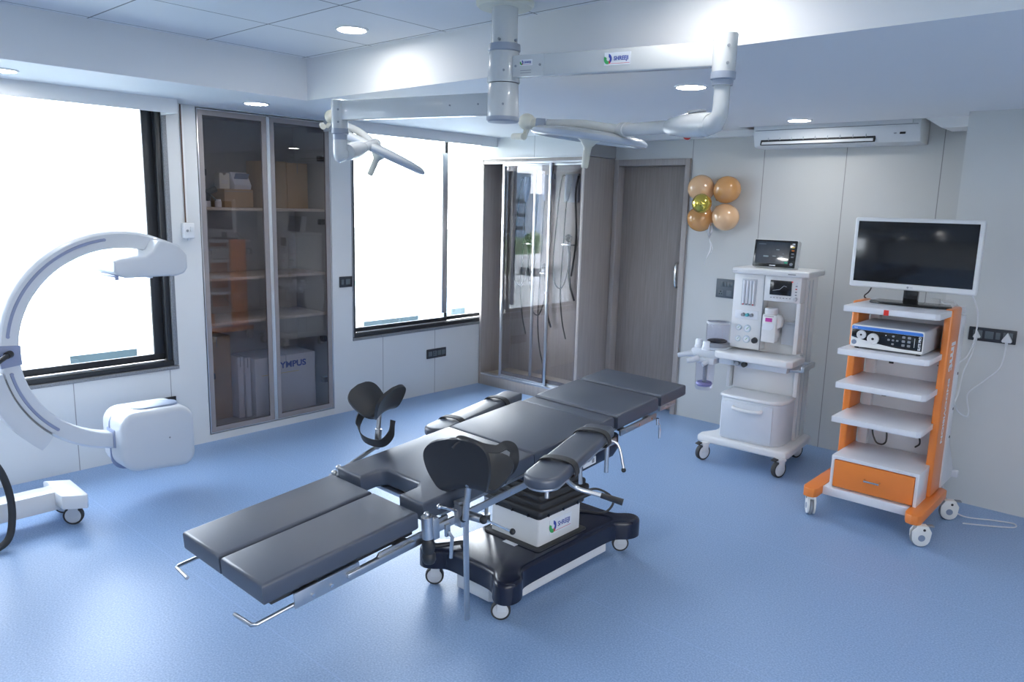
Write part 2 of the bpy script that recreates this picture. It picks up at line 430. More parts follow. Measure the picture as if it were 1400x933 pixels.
# ------------------------------------------------------------------ windows
M_pane = glass('clear_window_glass', (0.97, 0.985, 0.99), 1.0, 1.45)
M_pane_t = glass('solar_tinted_glass', (0.67, 0.70, 0.73), 1.0, 1.5)
def window(n, y0, y1, z0, z1, jam, mull, right_jamb):
    root = bpy.data.objects.new('window_%d' % n, None); COL.objects.link(root); struct(root)
    root.location = (XL, (y0 + y1) / 2, z0); inv = Matrix.Translation((-XL, -(y0 + y1) / 2, -z0))
    g = MB(); e = 0.03                              # granite reveal
    g.b2((XL - 0.118, y0 + 0.001, z0 + 0.001), (XL + 0.012, y1 - 0.001, z0 + e - 0.006), 0.002, inv)
    if right_jamb: g.b2((XL - 0.118, y1 - e, z0 + e), (XL + 0.006, y1 - 0.001, z1), 0.002, inv)
    else: g.b2((XL - 0.118, y0 + 0.001, z0 + e), (XL + 0.006, y0 + 0.012, z1), 0.002, inv)
    struct(g.build('granite_reveal', M_granite, root))
    f = MB(); a = y0 + (0.012 if not right_jamb else 0.001); c = y1 - (e if right_jamb else 0.001)
    x0, x1 = XL - 0.085, XL - 0.012
    f.b2((x0, a, z0 + e - 0.005), (x1 + 0.01, c, z0 + 0.062), 0.003, inv)        # track
    f.b2((x0, a, z1 - 0.02), (x1, c, z1 - 0.001), 0.003, inv)
    f.b2((x0, c - jam * 0.36, z0 + 0.06), (x1, c, z1 - 0.02), 0.003, inv) if right_jamb else f.b2((x0, c - 0.03, z0 + 0.06), (x1, c, z1 - 0.02), 0.003, inv)
    f.b2((x0, a, z0 + 0.06), (x1, a + (0.03 if not right_jamb else 0.05), z1 - 0.02), 0.003, inv)
    struct(f.build('window_frame', M_frame, root))
    s = MB(); s.b2((x1 - 0.012, a + 0.05, z0 + 0.062), (x1 - 0.004, c - 0.06, z0 + 0.070), 0.001, inv)
    struct(s.build('track_strip', M_alu, root))
    # sliding sashes with their panes
    ys = [a + 0.03] + mull + [c - (jam * 0.36 if right_jamb else 0.03)]
    for k in range(len(ys) - 1):
        p, r = ys[k], ys[k + 1]; xx = x1 - 0.02 if k % 2 == 0 else x1 - 0.045
        sa = MB(); wl = 0.045 if k else (jam if not right_jamb else 0.06); wr = jam * 0.64 if (right_jamb and k == len(ys) - 2) else 0.045
        if not right_jamb and k == 0: wl, wr = 0.012, 0.028
        if not right_jamb and k == 1: wl, wr = 0.022, 0.02
        zb = z0 + 0.066; hb = 0.045 if right_jamb else 0.036
        sa.b2((xx - 0.02, p, zb), (xx, r, zb + hb), 0.003, inv); sa.b2((xx - 0.02, p, z1 - 0.045), (xx, r, z1 - 0.021), 0.003, inv)
        sa.b2((xx - 0.02, p, zb + hb), (xx, p + wl, z1 - 0.045), 0.003, inv); sa.b2((xx - 0.02, r - wr, zb + hb), (xx, r, z1 - 0.045), 0.003, inv)
        so = struct(sa.build('sash', M_frame, root))
        struct(MB().b2((xx - 0.012, p + wl - 0.003, zb + hb - 0.003), (xx - 0.007, r - wr + 0.003, z1 - 0.042), 0, inv).build('pane', M_pane_t if (right_jamb or k == 0) else M_pane, so))
    return root
window(1, -0.70, 2.287, 0.575, ZS - 0.001, 0.105, [0.25], True)
w2 = window(2, 3.752, 5.44, 0.598, ZS - 0.001, 0.05, [4.855], False)
inv2 = Matrix.Translation((-XL, -(3.752 + 5.44) / 2, -0.598))
struct(MB().b2((XL - 0.030, 4.765, 0.745), (XL - 0.008, 4.828, 2.2), 0.003, inv2).build('meeting_stile', M_alu, w2))

w3 = bpy.data.objects.new('window_3', None); COL.objects.link(w3); struct(w3); w3.location = (XR, 0.45, 0.75)      # unseen window added behind the camera to supply daylight
inv3 = Matrix.Translation((-XR, -0.45, -0.75)); q = MB()
for a, c in ((-1.499, -1.44), (0.42, 0.48), (2.34, 2.399)): q.b2((XR + 0.02, a, 0.751), (XR + 0.10, c, 2.199), 0.003, inv3)
for a, c in ((0.751, 0.81), (2.14, 2.199)):
    for y0, y1 in ((-1.44, 0.42), (0.48, 2.34)): q.b2((XR + 0.02, y0, a), (XR + 0.10, y1, c), 0.003, inv3)
struct(q.build('window_frame', M_frame, w3))
for y0, y1 in ((-1.441, 0.421), (0.479, 2.341)): struct(MB().b2((XR + 0.055, y0, 0.809), (XR + 0.061, y1, 2.141), 0, inv3).build('pane', glass('fill_window_glass', (0.57, 0.57, 0.57), 1.0, 1.5), w3))

# ------------------------------------------------------------------ door in the back wall
M_wood = wood('taupe_wood_laminate', (0.235, 0.200, 0.185), (0.315, 0.275, 0.255))
M_wood2 = wood('pale_taupe_laminate', (0.33, 0.295, 0.275), (0.41, 0.37, 0.35))
d = bpy.data.objects.new('door_1', None); COL.objects.link(d); struct(d); d.location = (-3.55, YB, 0)
inv = Matrix.Translation((3.55, -YB, 0))
q = MB(); q.b2((-3.925, YB - 0.018, 0), (-3.875, YB + 0.11, 2.165), 0.003, inv); q.b2((-3.225, YB - 0.018, 0), (-3.178, YB + 0.11, 2.165), 0.003, inv)
q.b2((-3.875, YB - 0.018, 2.112), (-3.225, YB + 0.11, 2.165), 0.003, inv)
struct(q.build('door_frame', M_wood2, d))
q = MB(); q.b2((-3.873, YB + 0.068, 0.008), (-3.227, YB + 0.108, 2.108), 0.002, inv)
lf = struct(q.build('door_leaf', M_wood, d))
q = MB(); hx = -3.262; hy = YB + 0.020
q.tube([(hx, hy + 0.05, 1.095), (hx, hy, 1.10), (hx, hy - 0.022, 1.14), (hx, hy - 0.022, 1.26), (hx, hy, 1.30), (hx, hy + 0.05, 1.305)], 0.011, 14, True, inv, 6)
struct(q.build('door_handle', M_chrome, lf))
q = MB(); q.cyl((hx + 0.02, YB + 0.07, 1.02), (hx + 0.02, YB + 0.058, 1.02), 0.012, None, 20, True, inv).b2((hx + 0.016, YB + 0.054, 1.005), (hx + 0.024, YB + 0.06, 1.035), 0.002, inv)
struct(q.build('keyhole', M_black, lf))

# ------------------------------------------------------------------ downlights
M_led = emis('led_diffuser', (1.0, 0.985, 0.96), LED) if (LED := 68.0) else None
def downlight(x, y, z, label, r=0.072):
    t = thing('recessed_downlight', label, 'ceiling light', (x, y, z), group='round recessed downlights')
    MB().lathe([(r + 0.012, 0.0), (r + 0.010, -0.006), (r, -0.008), (r - 0.003, -0.002), (r - 0.003, 0.0)], seg=40).build('trim_ring', M_paint, t)
    MB().cyl((0, 0, -0.0005), (0, 0, -0.004), r - 0.003, None, 40).build('diffuser', M_led, t)
downlight(-3.332, 2.444, ZC, 'round recessed downlight in the tiled ceiling, left of the lamp column')
downlight(-1.40, 2.44, ZC, 'round recessed downlight in the tiled ceiling above the right end of the long lamp arm')
downlight(-4.657, 2.658, ZS, 'round recessed downlight in the soffit above the built-in glass cabinet')
downlight(-4.611, 1.225, ZS, 'round recessed downlight in the soffit above the big left window')
downlight(-2.001, 3.529, ZS, 'round recessed downlight in the soffit just left of the raised lamp joint')
downlight(-2.099, 5.161, ZS, 'round recessed downlight in the soffit right in front of the air conditioner')
for x, y, z in ((-3.33, 0.50, ZC), (-1.40, 0.50, ZC), (0.55, 2.44, ZC), (0.55, 0.50, ZC), (-1.40, -1.3, ZC), (-3.33, -1.3, ZC), (0.1, 3.6, ZS)):  # unseen downlights added outside the view to light the room
    downlight(x, y, z, 'round recessed downlight added out of view to light the room')
# ------------------------------------------------------------------ built-in glass cabinet in the left wall
M_melamine = mat('grey_melamine', (0.40, 0.40, 0.40), 0.5, var=0.03)
M_shelf = wood('pale_shelf_board', (0.50, 0.44, 0.36), (0.60, 0.54, 0.46), 0.5, (2, 20, 20))
M_tint = glass('smoke_tinted_glass', (0.78, 0.76, 0.77), 1.0, 1.6)
M_border = mat('taupe_glass_border', (0.30, 0.27, 0.27), 0.25, var=0.04)
cx = thing('built_in_cabinet', 'tall built-in cabinet with two smoked glass doors in the left wall between the windows', 'cabinet', (XL, 3.0235, 0.055))
inv = Matrix.Translation((-XL, -3.0235, -0.055))
y0, y1, z0, z1, xb = 2.490, 3.557, 0.055, 2.349, -5.66
q = MB()
q.b2((xb, y0, z0), (xb + 0.016, y1, z1), 0, inv); q.b2((xb, y0, z0), (XL - 0.026, y0 + 0.018, z1), 0, inv); q.b2((xb, y1 - 0.018, z0), (XL - 0.026, y1, z1), 0, inv)
q.b2((xb, y0, z0), (XL - 0.026, y1, z0 + 0.018), 0, inv); q.b2((xb, y0, z1 - 0.018), (XL - 0.026, y1, z1), 0, inv)
q.build('carcass', M_melamine, cx)
for z in (1.662, 1.160, 0.835): MB().b2((xb + 0.016, y0 + 0.018, z), (XL - 0.06, y1 - 0.018, z + 0.020), 0.001, inv).build('shelf', M_shelf, cx)
for k, (a, c) in enumerate(((2.492, 3.018), (3.030, 3.555))):
    d = MB(); xi, xo = XL - 0.022, XL + 0.004; t = 0.007
    d.m(0).b2((xi, a, z0 + 0.004), (xo, a + t, z1 - 0.004), 0.001, inv).b2((xi, c - t, z0 + 0.004), (xo, c, z1 - 0.004), 0.001, inv)
    d.b2((xi, a + t, z0 + 0.004), (xo, c - t, z0 + 0.004 + t), 0.001, inv).b2((xi, a + t, z1 - 0.004 - t), (xo, c - t, z1 - 0.004), 0.001, inv)
    bw = 0.036
    d.m(1)
    d.b2((xi + 0.004, a + t, z0 + 0.011), (xo - 0.004, a + t + bw, z1 - 0.011), 0, inv).b2((xi + 0.004, c - t - bw, z0 + 0.011), (xo - 0.004, c - t, z1 - 0.011), 0, inv)
    d.b2((xi + 0.004, a + t + bw, z0 + 0.011), (xo - 0.004, c - t - bw, z0 + 0.011 + bw), 0, inv).b2((xi + 0.004, a + t + bw, z1 - 0.011 - bw), (xo - 0.004, c - t - bw, z1 - 0.011), 0, inv)
    do = d.build('glass_door', [M_alu, M_border], cx)
    MB().b2((XL - 0.011, a + t + bw, z0 + 0.011 + bw), (XL - 0.007, c - t - bw, z1 - 0.011 - bw), 0, inv).build('glass_pane', M_tint, do)
    for zh in ((0.28, 0.62, 1.56, 2.05) if k else (0.45, 1.9)):
        yh = c - 0.075 if k else a + 0.03
        MB().b2((XL - 0.075, yh, zh), (XL - 0.024, yh + 0.04, zh + 0.045), 0.006, inv).build('hinge', M_black, do)
q = MB()
for yy in (3.0195, 3.024, 3.0285): q.b2((XL - 0.02, yy - 0.0016, z0 + 0.01), (XL + 0.006, yy + 0.0016, z1 - 0.01), 0.0006, inv)
q.build('gasket_strip', M_plastic, cx)

# what the cabinet holds
def carton(name, label, cat, lo, hi, m, group=None, seam='y', tape=True):
    c = [(a + b) / 2 for a, b in zip(lo, hi)]; base = (c[0], c[1], lo[2])
    t = thing(name, label, cat, base, group=group); s = [b - a for a, b in zip(lo, hi)]
    MB().b2((-s[0] / 2, -s[1] / 2, 0), (s[0] / 2, s[1] / 2, s[2]), 0.004).build('body', m, t)
    q = MB()
    if seam == 'y': q.b2((-s[0] / 2 + 0.004, -0.0025, s[2] - 0.001), (s[0] / 2 - 0.004, 0.0025, s[2] + 0.0008)); q.b2((s[0] / 2 - 0.001, -0.0025, s[2] - 0.08), (s[0] / 2 + 0.0008, 0.0025, s[2] - 0.003))
    else: q.b2((s[0] / 2 - 0.001, -s[1] / 2 + 0.004, s[2] * 0.86), (s[0] / 2 + 0.0008, s[1] / 2 - 0.004, s[2] * 0.86 + 0.004))
    q.build('flap_seam', M_gray_ink, t)
    return t
ZT = 1.6825
carton('cardboard_box', 'low brown cardboard box under the grey monitor on the top cabinet shelf', 'box', (-5.56, 2.775, ZT), (-5.35, 3.005, ZT + 0.135), M_carton, seam='z')
carton('cardboard_box', 'tall brown cardboard box behind the right cabinet door, beside the middle strip', 'box', (-5.60, 3.09, ZT), (-5.34, 3.285, ZT + 0.355), M_carton)
carton('cardboard_box', 'tall brown cardboard box behind the right cabinet door, nearest the hinges', 'box', (-5.60, 3.29, ZT), (-5.34, 3.475, ZT + 0.350), M_carton)
t = thing('small_monitor', 'small white desktop monitor with dark tilted screen on the brown box', 'monitor', (-5.45, 2.935, ZT + 0.135))
q = MB(); q.prism([(-0.07, 0), (0.075, 0), (0.085, 0.03), (0.02, 0.125), (-0.07, 0.125)], -0.068, 0.068, 0.004, frameM((0, 0, 0), (1, 0, 0), (0, 0, 1)))
q.build('housing', M_plastic, t)
MB().box((0.0545, 0, 0.079), (0.085, 0.11, 0.004), 0.001, rot=(0, math.radians(-55.6) + PI, 0)).build('screen', M_grayblue, t)
t = thing('notched_box', 'small white box with a notched top on the low cardboard box', 'box', (-5.47, 2.823, ZT + 0.135))
q = MB(); q.prism([(-0.04, 0), (0.04, 0), (0.04, 0.115), (0.012, 0.115), (0.008, 0.10), (-0.008, 0.10), (-0.012, 0.115), (-0.04, 0.115)], -0.04, 0.04, 0.002, frameM((0, 0, 0), (0, 1, 0), (0, 0, 1)))
q.build('body', M_cream, t); MB().box((0.0405, 0, 0.05), (0.001, 0.05, 0.03)).build('sticker', M_whitecarton, t)
t = thing('camera_head', 'black camera head with cable lying at the left end of the top cabinet shelf', 'medical device', (-5.40, 2.62, ZT))
q = MB(); q.box((0, 0, 0.075), (0.10, 0.11, 0.06), 0.015).cyl((0.03, 0.02, 0.10), (0.03, 0.10, 0.13), 0.022).cyl((-0.02, -0.03, 0.10), (0.03, -0.03, 0.16), 0.018)
q.build('body', M_black, t)
q = MB(); q.box((0, 0, 0.022), (0.12, 0.09, 0.044), 0.008); q.build('base', M_plastic, t)
MB().tube([(0.05, 0.03, 0.10), (0.07, 0.07, 0.06), (0.05, 0.10, 0.016), (0.0, 0.11, 0.012)], 0.006, 8, smooth=5).build('cable', M_rubber, t)
t = thing('plastic_jar', 'small white jar beside the camera head on the top cabinet shelf', 'jar', (-5.33, 2.715, ZT))
MB().lathe([(0, 0), (0.022, 0), (0.024, 0.004), (0.024, 0.04), (0.018, 0.046), (0, 0.046)], seg=24).build('body', M_whitecarton, t)
MB().cyl((0, 0, 0.046), (0, 0, 0.058), 0.019).build('lid', M_plastic, t)
ZB = 0.0735
carton('cardboard_box', 'large brown carton standing at the bottom left of the built-in cabinet', 'box', (-5.63, 2.58, ZB), (-5.40, 2.80, 0.72), M_carton)
carton('slim_carton', 'slim white carton standing on end beside the large brown carton', 'box', (-5.56, 2.815, ZB), (-5.33, 2.862, 0.555), M_whitecarton)
carton('slim_carton', 'slim white carton standing between its twin and the big white carton', 'box', (-5.54, 2.870, ZB), (-5.32, 2.915, 0.545), M_whitecarton)
t = carton('white_carton', 'big white carton with blue lettering at the bottom right of the built-in cabinet', 'box', (-5.62, 2.93, ZB), (-5.28, 3.47, 0.530), M_whitecarton)
text('lettering', 'OLYMPUS', 0.068, frameM((0.1705, 0.015, 0.378), (0, 1, 0), (0, 0, 1)), M_blue_ink, t, bold=0.0022, sx=1.12)
MB().box((0.1705, -0.05, 0.318), (0.001, 0.33, 0.004)).build('yellow_line', M_yellow_ink, t)

# ------------------------------------------------------------------ tall wooden cabinet with sliding glass doors (corner)
M_clear = glass('cabinet_glass', (0.92, 0.91, 0.92), 1.0, 1.55)
wc = thing('sliding_glass_cabinet', 'tall taupe wood cabinet with sliding glass doors in the corner beside the wooden door', 'cabinet', (-4.54, 5.25, 0))
inv = Matrix.Translation((4.54, -5.25, 0))
xl, xr, yf, zt = -5.143, -3.930, 5.25, 2.172
q = MB()
q.b2((xl, yf, 0), (xl + 0.028, YB - 0.005, zt), 0.002, inv); q.b2((xr - 0.030, yf, 0), (xr, YB - 0.005, zt), 0.002, inv)
q.b2((xl + 0.028, YB - 0.025, 0.10), (xr - 0.03, YB - 0.005, zt), 0, inv); q.b2((xl + 0.028, yf, zt - 0.028), (xr - 0.03, YB - 0.025, zt), 0, inv)
q.b2((xl + 0.028, yf + 0.003, 0), (xr - 0.03, yf + 0.03, 0.10), 0.001, inv)
q.build('carcass', M_wood2, wc)
MB().b2((xl + 0.028, yf + 0.03, 0.085), (xr - 0.03, YB - 0.025, 0.105), 0, inv).build('bottom_shelf', M_shelf, wc)
MB().b2((xl + 0.028, yf + 0.002, 0.10), (xr - 0.03, yf + 0.06, 0.118), 0.002, inv).build('track', M_alu, wc)
q = MB(); q.b2((xl + 0.028, yf + 0.002, zt - 0.046), (xr - 0.03, yf + 0.06, zt - 0.028), 0.002, inv)
q.b2((xl - 0.004, yf - 0.012, zt - 0.004), (xr + 0.004, yf, zt + 0.006), 0.001, inv)
q.build('track', M_alu, wc)
for (a, c, yy) in ((-4.880, -4.300, yf + 0.010), (-4.520, -3.962, yf + 0.036)):
    d = MB(); b = 0.030; h0, h1 = 0.119, zt - 0.047
    d.b2((a, yy, h0), (a + b * 0.8, yy + 0.018, h1), 0.002, inv).b2((c - b * 0.8, yy, h0), (c, yy + 0.018, h1), 0.002, inv)
    d.b2((a + b * 0.8, yy, h0), (c - b * 0.8, yy + 0.018, h0 + 0.02), 0.002, inv).b2((a + b * 0.8, yy, h1 - 0.02), (c - b * 0.8, yy + 0.018, h1), 0.002, inv)
    dd = d.build('sliding_door', M_alu, wc)
    MB().b2((a + b * 0.8, yy + 0.006, h0 + 0.02), (c - b * 0.8, yy + 0.011, h1 - 0.02), 0, inv).build('glass_pane', M_clear, dd)
    e = MB(); e.m(0)
    e.b2((a + b * 0.8, yy + 0.013, h1 - 0.065), (c - b * 0.8, yy + 0.017, h1 - 0.02), 0, inv); e.b2((c - b * 0.8 - 0.022, yy + 0.013, h0 + 0.02), (c - b * 0.8, yy + 0.017, h1 - 0.065), 0, inv)
    e.b2((a + b * 0.8, yy + 0.013, h0 + 0.02), (c - b * 0.8, yy + 0.017, h0 + 0.055), 0, inv)
    e.build('frosted_border', M_border, dd)
MB().cyl((-4.300 + 0.008 - 0.02, yf + 0.010, 0.98), (-4.312, yf - 0.002, 0.98), 0.010, None, 16, True, inv).build('lock', M_chrome, wc)
def endoscope(x, label, top, loop, tail, box):
    # an endoscope hung on the cabinet's back panel: light-guide box, control body, dark tubes
    y = YB - 0.065
    t = thing('endoscope', label, 'endoscope', (x, YB - 0.027, top), group='endoscopes hung in the wooden cabinet')
    I = Matrix.Translation((-x, -(YB - 0.027), -top))
    if box: MB().b2((x - 0.085, YB - 0.060, top - 0.27), (x + 0.075, YB - 0.026, top - 0.01), 0.006, I).build('wall_bracket', M_lightgray, t)
    else: MB().b2((x - 0.05, YB - 0.040, top - 0.06), (x + 0.05, YB - 0.026, top - 0.01), 0.004, I).build('wall_bracket', M_lightgray, t)
    q = MB(); yc = YB - 0.09; q.tube([(x - 0.01, yc, top - 0.02), (x - 0.012, yc, top - 0.10), (x - 0.02, yc, top - 0.20), (x - 0.022, yc, top - 0.26)], [0.030, 0.036, 0.022, 0.010], 14, True, I)
    q.build('light_guide_plug', M_grayblue, t)
    zc = loop
    q = MB(); q.sph((x + 0.02, yc - 0.01, zc), 0.036, I, 20, (1, 0.8, 1)).cyl((x + 0.02, yc, zc), (x + 0.025, yc, zc - 0.14), 0.022, 0.010, 16, True, I).cyl((x + 0.02, yc - 0.02, zc), (x + 0.06, yc - 0.035, zc), 0.024, None, 18, True, I)
    q.build('control_body', M_black, t)
    q = MB(); q.box((x + 0.02, YB - 0.075, zc - 0.062), (0.13, 0.09, 0.010), 0.003, I).cyl((x + 0.055, yc - 0.03, zc), (x + 0.07, yc - 0.035, zc), 0.016, None, 16, True, I)
    q.build('hook', M_chrome, t)
    q = MB(); q.tube([(x - 0.022, yc, top - 0.26), (x - 0.03, yc, (top + zc) / 2), (x - 0.05, yc, zc - 0.2), (x - 0.06, yc, zc - 0.52), (x - 0.03, yc, zc - 0.78), (x + 0.02, yc, zc - 0.95)], 0.006, 8, True, I, 8)
    q.tube([(x + 0.025, yc, zc - 0.13), (x + 0.02, yc, zc - 0.30), (x - 0.05, yc, zc - 0.47), (x - 0.14, yc, zc - 0.42), (x - 0.16, yc, zc - 0.20), (x - 0.13, yc, zc + 0.2), (x - 0.09, yc, top - 0.06), (x - 0.03, yc, top - 0.03)], 0.006, 8, True, I, 8)
    q.tube([(x + 0.025, yc + 0.01, zc - 0.13), (x + 0.03, yc + 0.015, zc - 0.40), (x + 0.09, yc + 0.02, zc - 0.58)], 0.009, 8, True, I, 8)
    if tail: q.tube([(x + 0.10, yc, top - 0.03), (x + 0.075, yc, top - 0.20), (x + 0.10, yc, zc), (x + 0.06, yc, zc - 0.35)], 0.009, 8, True, I, 8)
    q.build('insertion_tube', M_rubber, t)
    return t
endoscope(-4.36, 'black endoscope hanging behind the right-hand sliding glass door', 2.06, 1.465, True, True)
endoscope(-4.63, 'black endoscope hanging behind the overlap of the two sliding doors', 2.06, 1.18, False, False)
endoscope(-4.86, 'black endoscope hanging at the left side of the corner cabinet', 2.04, 1.45, False, False)

# ------------------------------------------------------------------ air conditioner
ac = thing('air_conditioner', 'white split air conditioner high on the back wall', 'air conditioner', (-2.0, YB, 2.215))
prof = [(0, 0.0), (-0.15, 0.0), (-0.180, 0.010), (-0.207, 0.085), (-0.212, 0.12), (-0.205, 0.285), (0, 0.285)]
P = frameM((0, 0, 0), (0, 1, 0), (0, 0, 1))
q = MB(); q.prism([(a, b) for a, b in prof], -0.565, 0.565, 0.006, P)
q.build('body', M_plastic, ac, 30)
q = MB(); q.box((-0.012, -0.214, 0.185), (1.06, 0.012, 0.125), 0.004, rot=(math.radians(-2.4), 0, 0)).build('front_panel', M_plastic, ac)
MB().box((-0.0, -0.2125, 0.1195), (1.10, 0.006, 0.004), 0).build('panel_seam', M_gray_ink, ac)
q = MB(); q.box((-0.11, -0.1915, 0.045), (0.80, 0.014, 0.060), 0.002, rot=(math.radians(-19), 0, 0)).build('air_outlet', M_black, ac)
for k in range(9):
    MB().box((-0.45 + 0.085 * k, -0.199, 0.061), (0.005, 0.010, 0.022), 0.001, rot=(math.radians(-19), 0, 0)).build('vane', M_lightgray, ac)
q = MB(); q.box((-0.11, -0.198, 0.036), (0.78, 0.008, 0.036), 0.003, rot=(math.radians(-24), 0, 0)).build('louvre', M_plastic, ac)
q = MB(); q.box((0.46, -0.208, 0.065), (0.035, 0.004, 0.014), 0.001, rot=(math.radians(-19), 0, 0)).build('display', M_black, ac)
q = MB(); q.box((0.415, -0.208, 0.065), (0.016, 0.003, 0.006), 0.001, rot=(math.radians(-19), 0, 0)).build('indicator', M_gray_ink, ac)

# ------------------------------------------------------------------ balloons
def balloon_mat(name, col, metal=0.0, rough=0.18): return mat(name, col, rough, metal, var=0.05, scale=5, coat=0.5)
M_peach = balloon_mat('peach_latex', (0.80, 0.50, 0.28)); M_amber = balloon_mat('amber_latex', (0.62, 0.31, 0.11)); M_goldb = balloon_mat('chrome_gold_latex', (0.66, 0.52, 0.09), 0.85, 0.16)
M_ribbon = mat('white_satin_ribbon', (0.80, 0.80, 0.82), 0.3)
def balloon(x, y, z, r, d, m, label):
    t = thing('balloon', label, 'balloon', (x, y, z), group='balloons in the flower-shaped cluster')
    d = Vector(d).normalized(); Q = d.to_track_quat('Z', 'Y').to_matrix().to_4x4()
    prof = [(0.0, -r * 0.98)]
    for k in range(1, 20):
        a = PI * k / 20; rr = r * math.sin(a) * (1 - 0.06 * (1 - math.cos(a)) / 2 if a > PI / 2 else 1); prof.append((rr, -r * math.cos(a) * (1.0 if a < PI / 2 else 1.06)))
    prof.append((0.006, r * 1.08))
    MB().lathe(prof, Q, 36).build('skin', m, t, 60)
    MB().lathe([(0.005, r * 1.07), (0.004, r * 1.09), (0.011, r * 1.13), (0.0, r * 1.12)], Q, 14).build('knot', m, t, 60)
    return t
bc = Vector((-2.90, 5.58, 1.805))
for (x, z, m, lb) in ((-3.012, 1.922, M_peach, 'pale peach balloon at the top left of the flower-shaped cluster'), (-2.788, 1.912, M_amber, 'darker amber balloon at the top right of the flower-shaped cluster'),
                      (-3.000, 1.685, M_amber, 'amber balloon at the bottom left of the flower-shaped cluster'), (-2.785, 1.700, M_peach, 'pale peach balloon at the bottom right of the flower-shaped cluster')):
    balloon(x, 5.572, z, 0.105, bc - Vector((x, 5.572, z)), m, lb)
balloon(-2.905, 5.40, 1.802, 0.076, (0.25, 1, 0.0), M_goldb, 'small shiny gold balloon in the middle of the balloon cluster')
rb = thing('curling_ribbon', 'white curling ribbon hanging from the balloon cluster', 'ribbon', (-2.91, 5.60, 1.80))
q = MB()
for s, amp, ln in ((0, 0.018, 0.46), (1, 0.012, 0.36)):
    pts = []; dirs = []
    for k in range(40):
        f = k / 39; a = f * (11 + 3 * s) + s
        pts.append((amp * f * math.sin(a) * 1.3 + 0.02 * s * f, -0.03 + amp * f * math.cos(a), -0.02 - ln * f)); dirs.append((math.cos(a * 0.8), math.sin(a * 0.8), 0.3))
    q.strip(pts, dirs, 0.012, 0.0008)
q.build('strands', M_ribbon, rb, 80)
MB().sph((0, -0.03, -0.012), 0.012, None, 12).build('bow_knot', M_ribbon, rb)

# ------------------------------------------------------------------ switches, sockets, conduit
def plate(name, label, cat, loc, rz, wd, ht, m, mods, group=None):
    # face plate in local xz, facing -y
    t = thing(name, label, cat, loc, rz, group)
    MB().b2((-wd / 2, -0.010, -ht / 2), (wd / 2, 0, ht / 2), 0.004).build('face_plate', m, t)
    for kind, x, z in mods:
        if kind == 'switch': MB().box((x, -0.0115, z), (0.022, 0.006, 0.040), 0.002, rot=(0.06, 0, 0)).build('rocker', M_grayplate, t)
        if kind == 'socket':
            q = MB().b2((x - 0.024, -0.0125, z - 0.024), (x + 0.024, -0.009, z + 0.024), 0.002); so = q.build('socket_outlet', M_grayplate, t)
            q = MB()
            for dx, dz, r in ((0, 0.011, 0.0045), (-0.010, -0.008, 0.0035), (0.010, -0.008, 0.0035)): q.cyl((x + dx, -0.0131, z + dz), (x + dx, -0.011, z + dz), r, None, 12)
            q.build('pin_hole', M_blackgloss, so)
        if kind == 'blank': MB().b2((x - 0.022, -0.0118, z - 0.022), (x + 0.022, -0.009, z + 0.022), 0.002).build('blank_module', M_grayplate, t)
    return t
M_plate = mat('charcoal_plate', (0.075, 0.095, 0.115), 0.4, var=0.06); M_grayplate = mat('slate_module', (0.11, 0.135, 0.155), 0.38, var=0.06)
M_plate2 = mat('black_socket_plate', (0.030, 0.033, 0.042), 0.4, var=0.06)
plate('wall_socket', 'slate switch and socket panel on the back wall left of the white machine', 'switch panel', (-2.79, YB - 0.001, 1.132), 0, 0.172, 0.152, M_plate,
      [('switch', -0.03, 0.035), ('switch', -0.004, 0.035), ('switch', 0.022, 0.035), ('switch', 0.048, 0.035), ('socket', -0.042, -0.036), ('blank', 0.03, -0.036), ])
R90 = -PI / 2
plate('wall_socket', 'wide dark socket plate low on the left wall under the far window', 'socket', (XL + 0.001, 4.69, 0.378), PI / 2, 0.24, 0.088, M_plate2, [('blank', -0.08, 0), ('socket', -0.025, 0), ('blank', 0.03, 0), ('blank', 0.082, 0)], 'dark sockets on the left wall')
plate('wall_socket', 'wide dark socket plate low on the left wall behind the lower C-arm unit', 'socket', (XL + 0.001, 2.135, 0.342), PI / 2, 0.235, 0.088, M_plate2, [('blank', -0.08, 0), ('socket', -0.025, 0), ('blank', 0.03, 0), ('blank', 0.082, 0)], 'dark sockets on the left wall')
plate('switch_plate', 'small dark switch plate between the glass cabinet and the far window', 'switch', (XL + 0.001, 3.685, 1.10), PI / 2, 0.125, 0.088, M_plate2, [('switch', -0.035, 0), ('blank', 0.02, 0)])
t = thing('switch_box', 'small white surface switch box below the brown conduit beside the cabinet', 'switch', (XL + 0.001, 2.388, 1.525), PI / 2)
MB().b2((-0.038, -0.042, -0.052), (0.038, 0, 0.052), 0.006).build('box', M_white, t)
q = MB().box((0.016, -0.045, 0.012), (0.022, 0.008, 0.032), 0.002); q.build('rocker', M_plastic, t)
q = MB().cyl((-0.014, -0.043, 0.0), (-0.014, -0.0445, 0.0), 0.009, None, 14); q.build('indicator', M_gray_ink, t)
MB().cyl((0.0, -0.02, -0.052), (0.0, -0.02, -0.066), 0.008, None, 12).build('cable_gland', M_plastic, t)
t = thing('wiring_conduit', 'thin brown wiring conduit running up the wall beside the built-in cabinet', 'conduit', (XL + 0.001, 2.386, 1.58), PI / 2)
q = MB().b2((-0.002, -0.012, 0), (0.010, 0, 0.775), 0.002); q.build('channel', M_paint, t)
MB().cyl((-0.004, -0.007, 0), (-0.004, -0.007, 0.775), 0.005, None, 10).build('wire', mat('brown_wire', (0.13, 0.07, 0.045), 0.5), t)
t = thing('fire_sounder', 'small red sounder dome below the soffit above the door corner', 'alarm', (-3.175, 5.598, 2.338), 0)
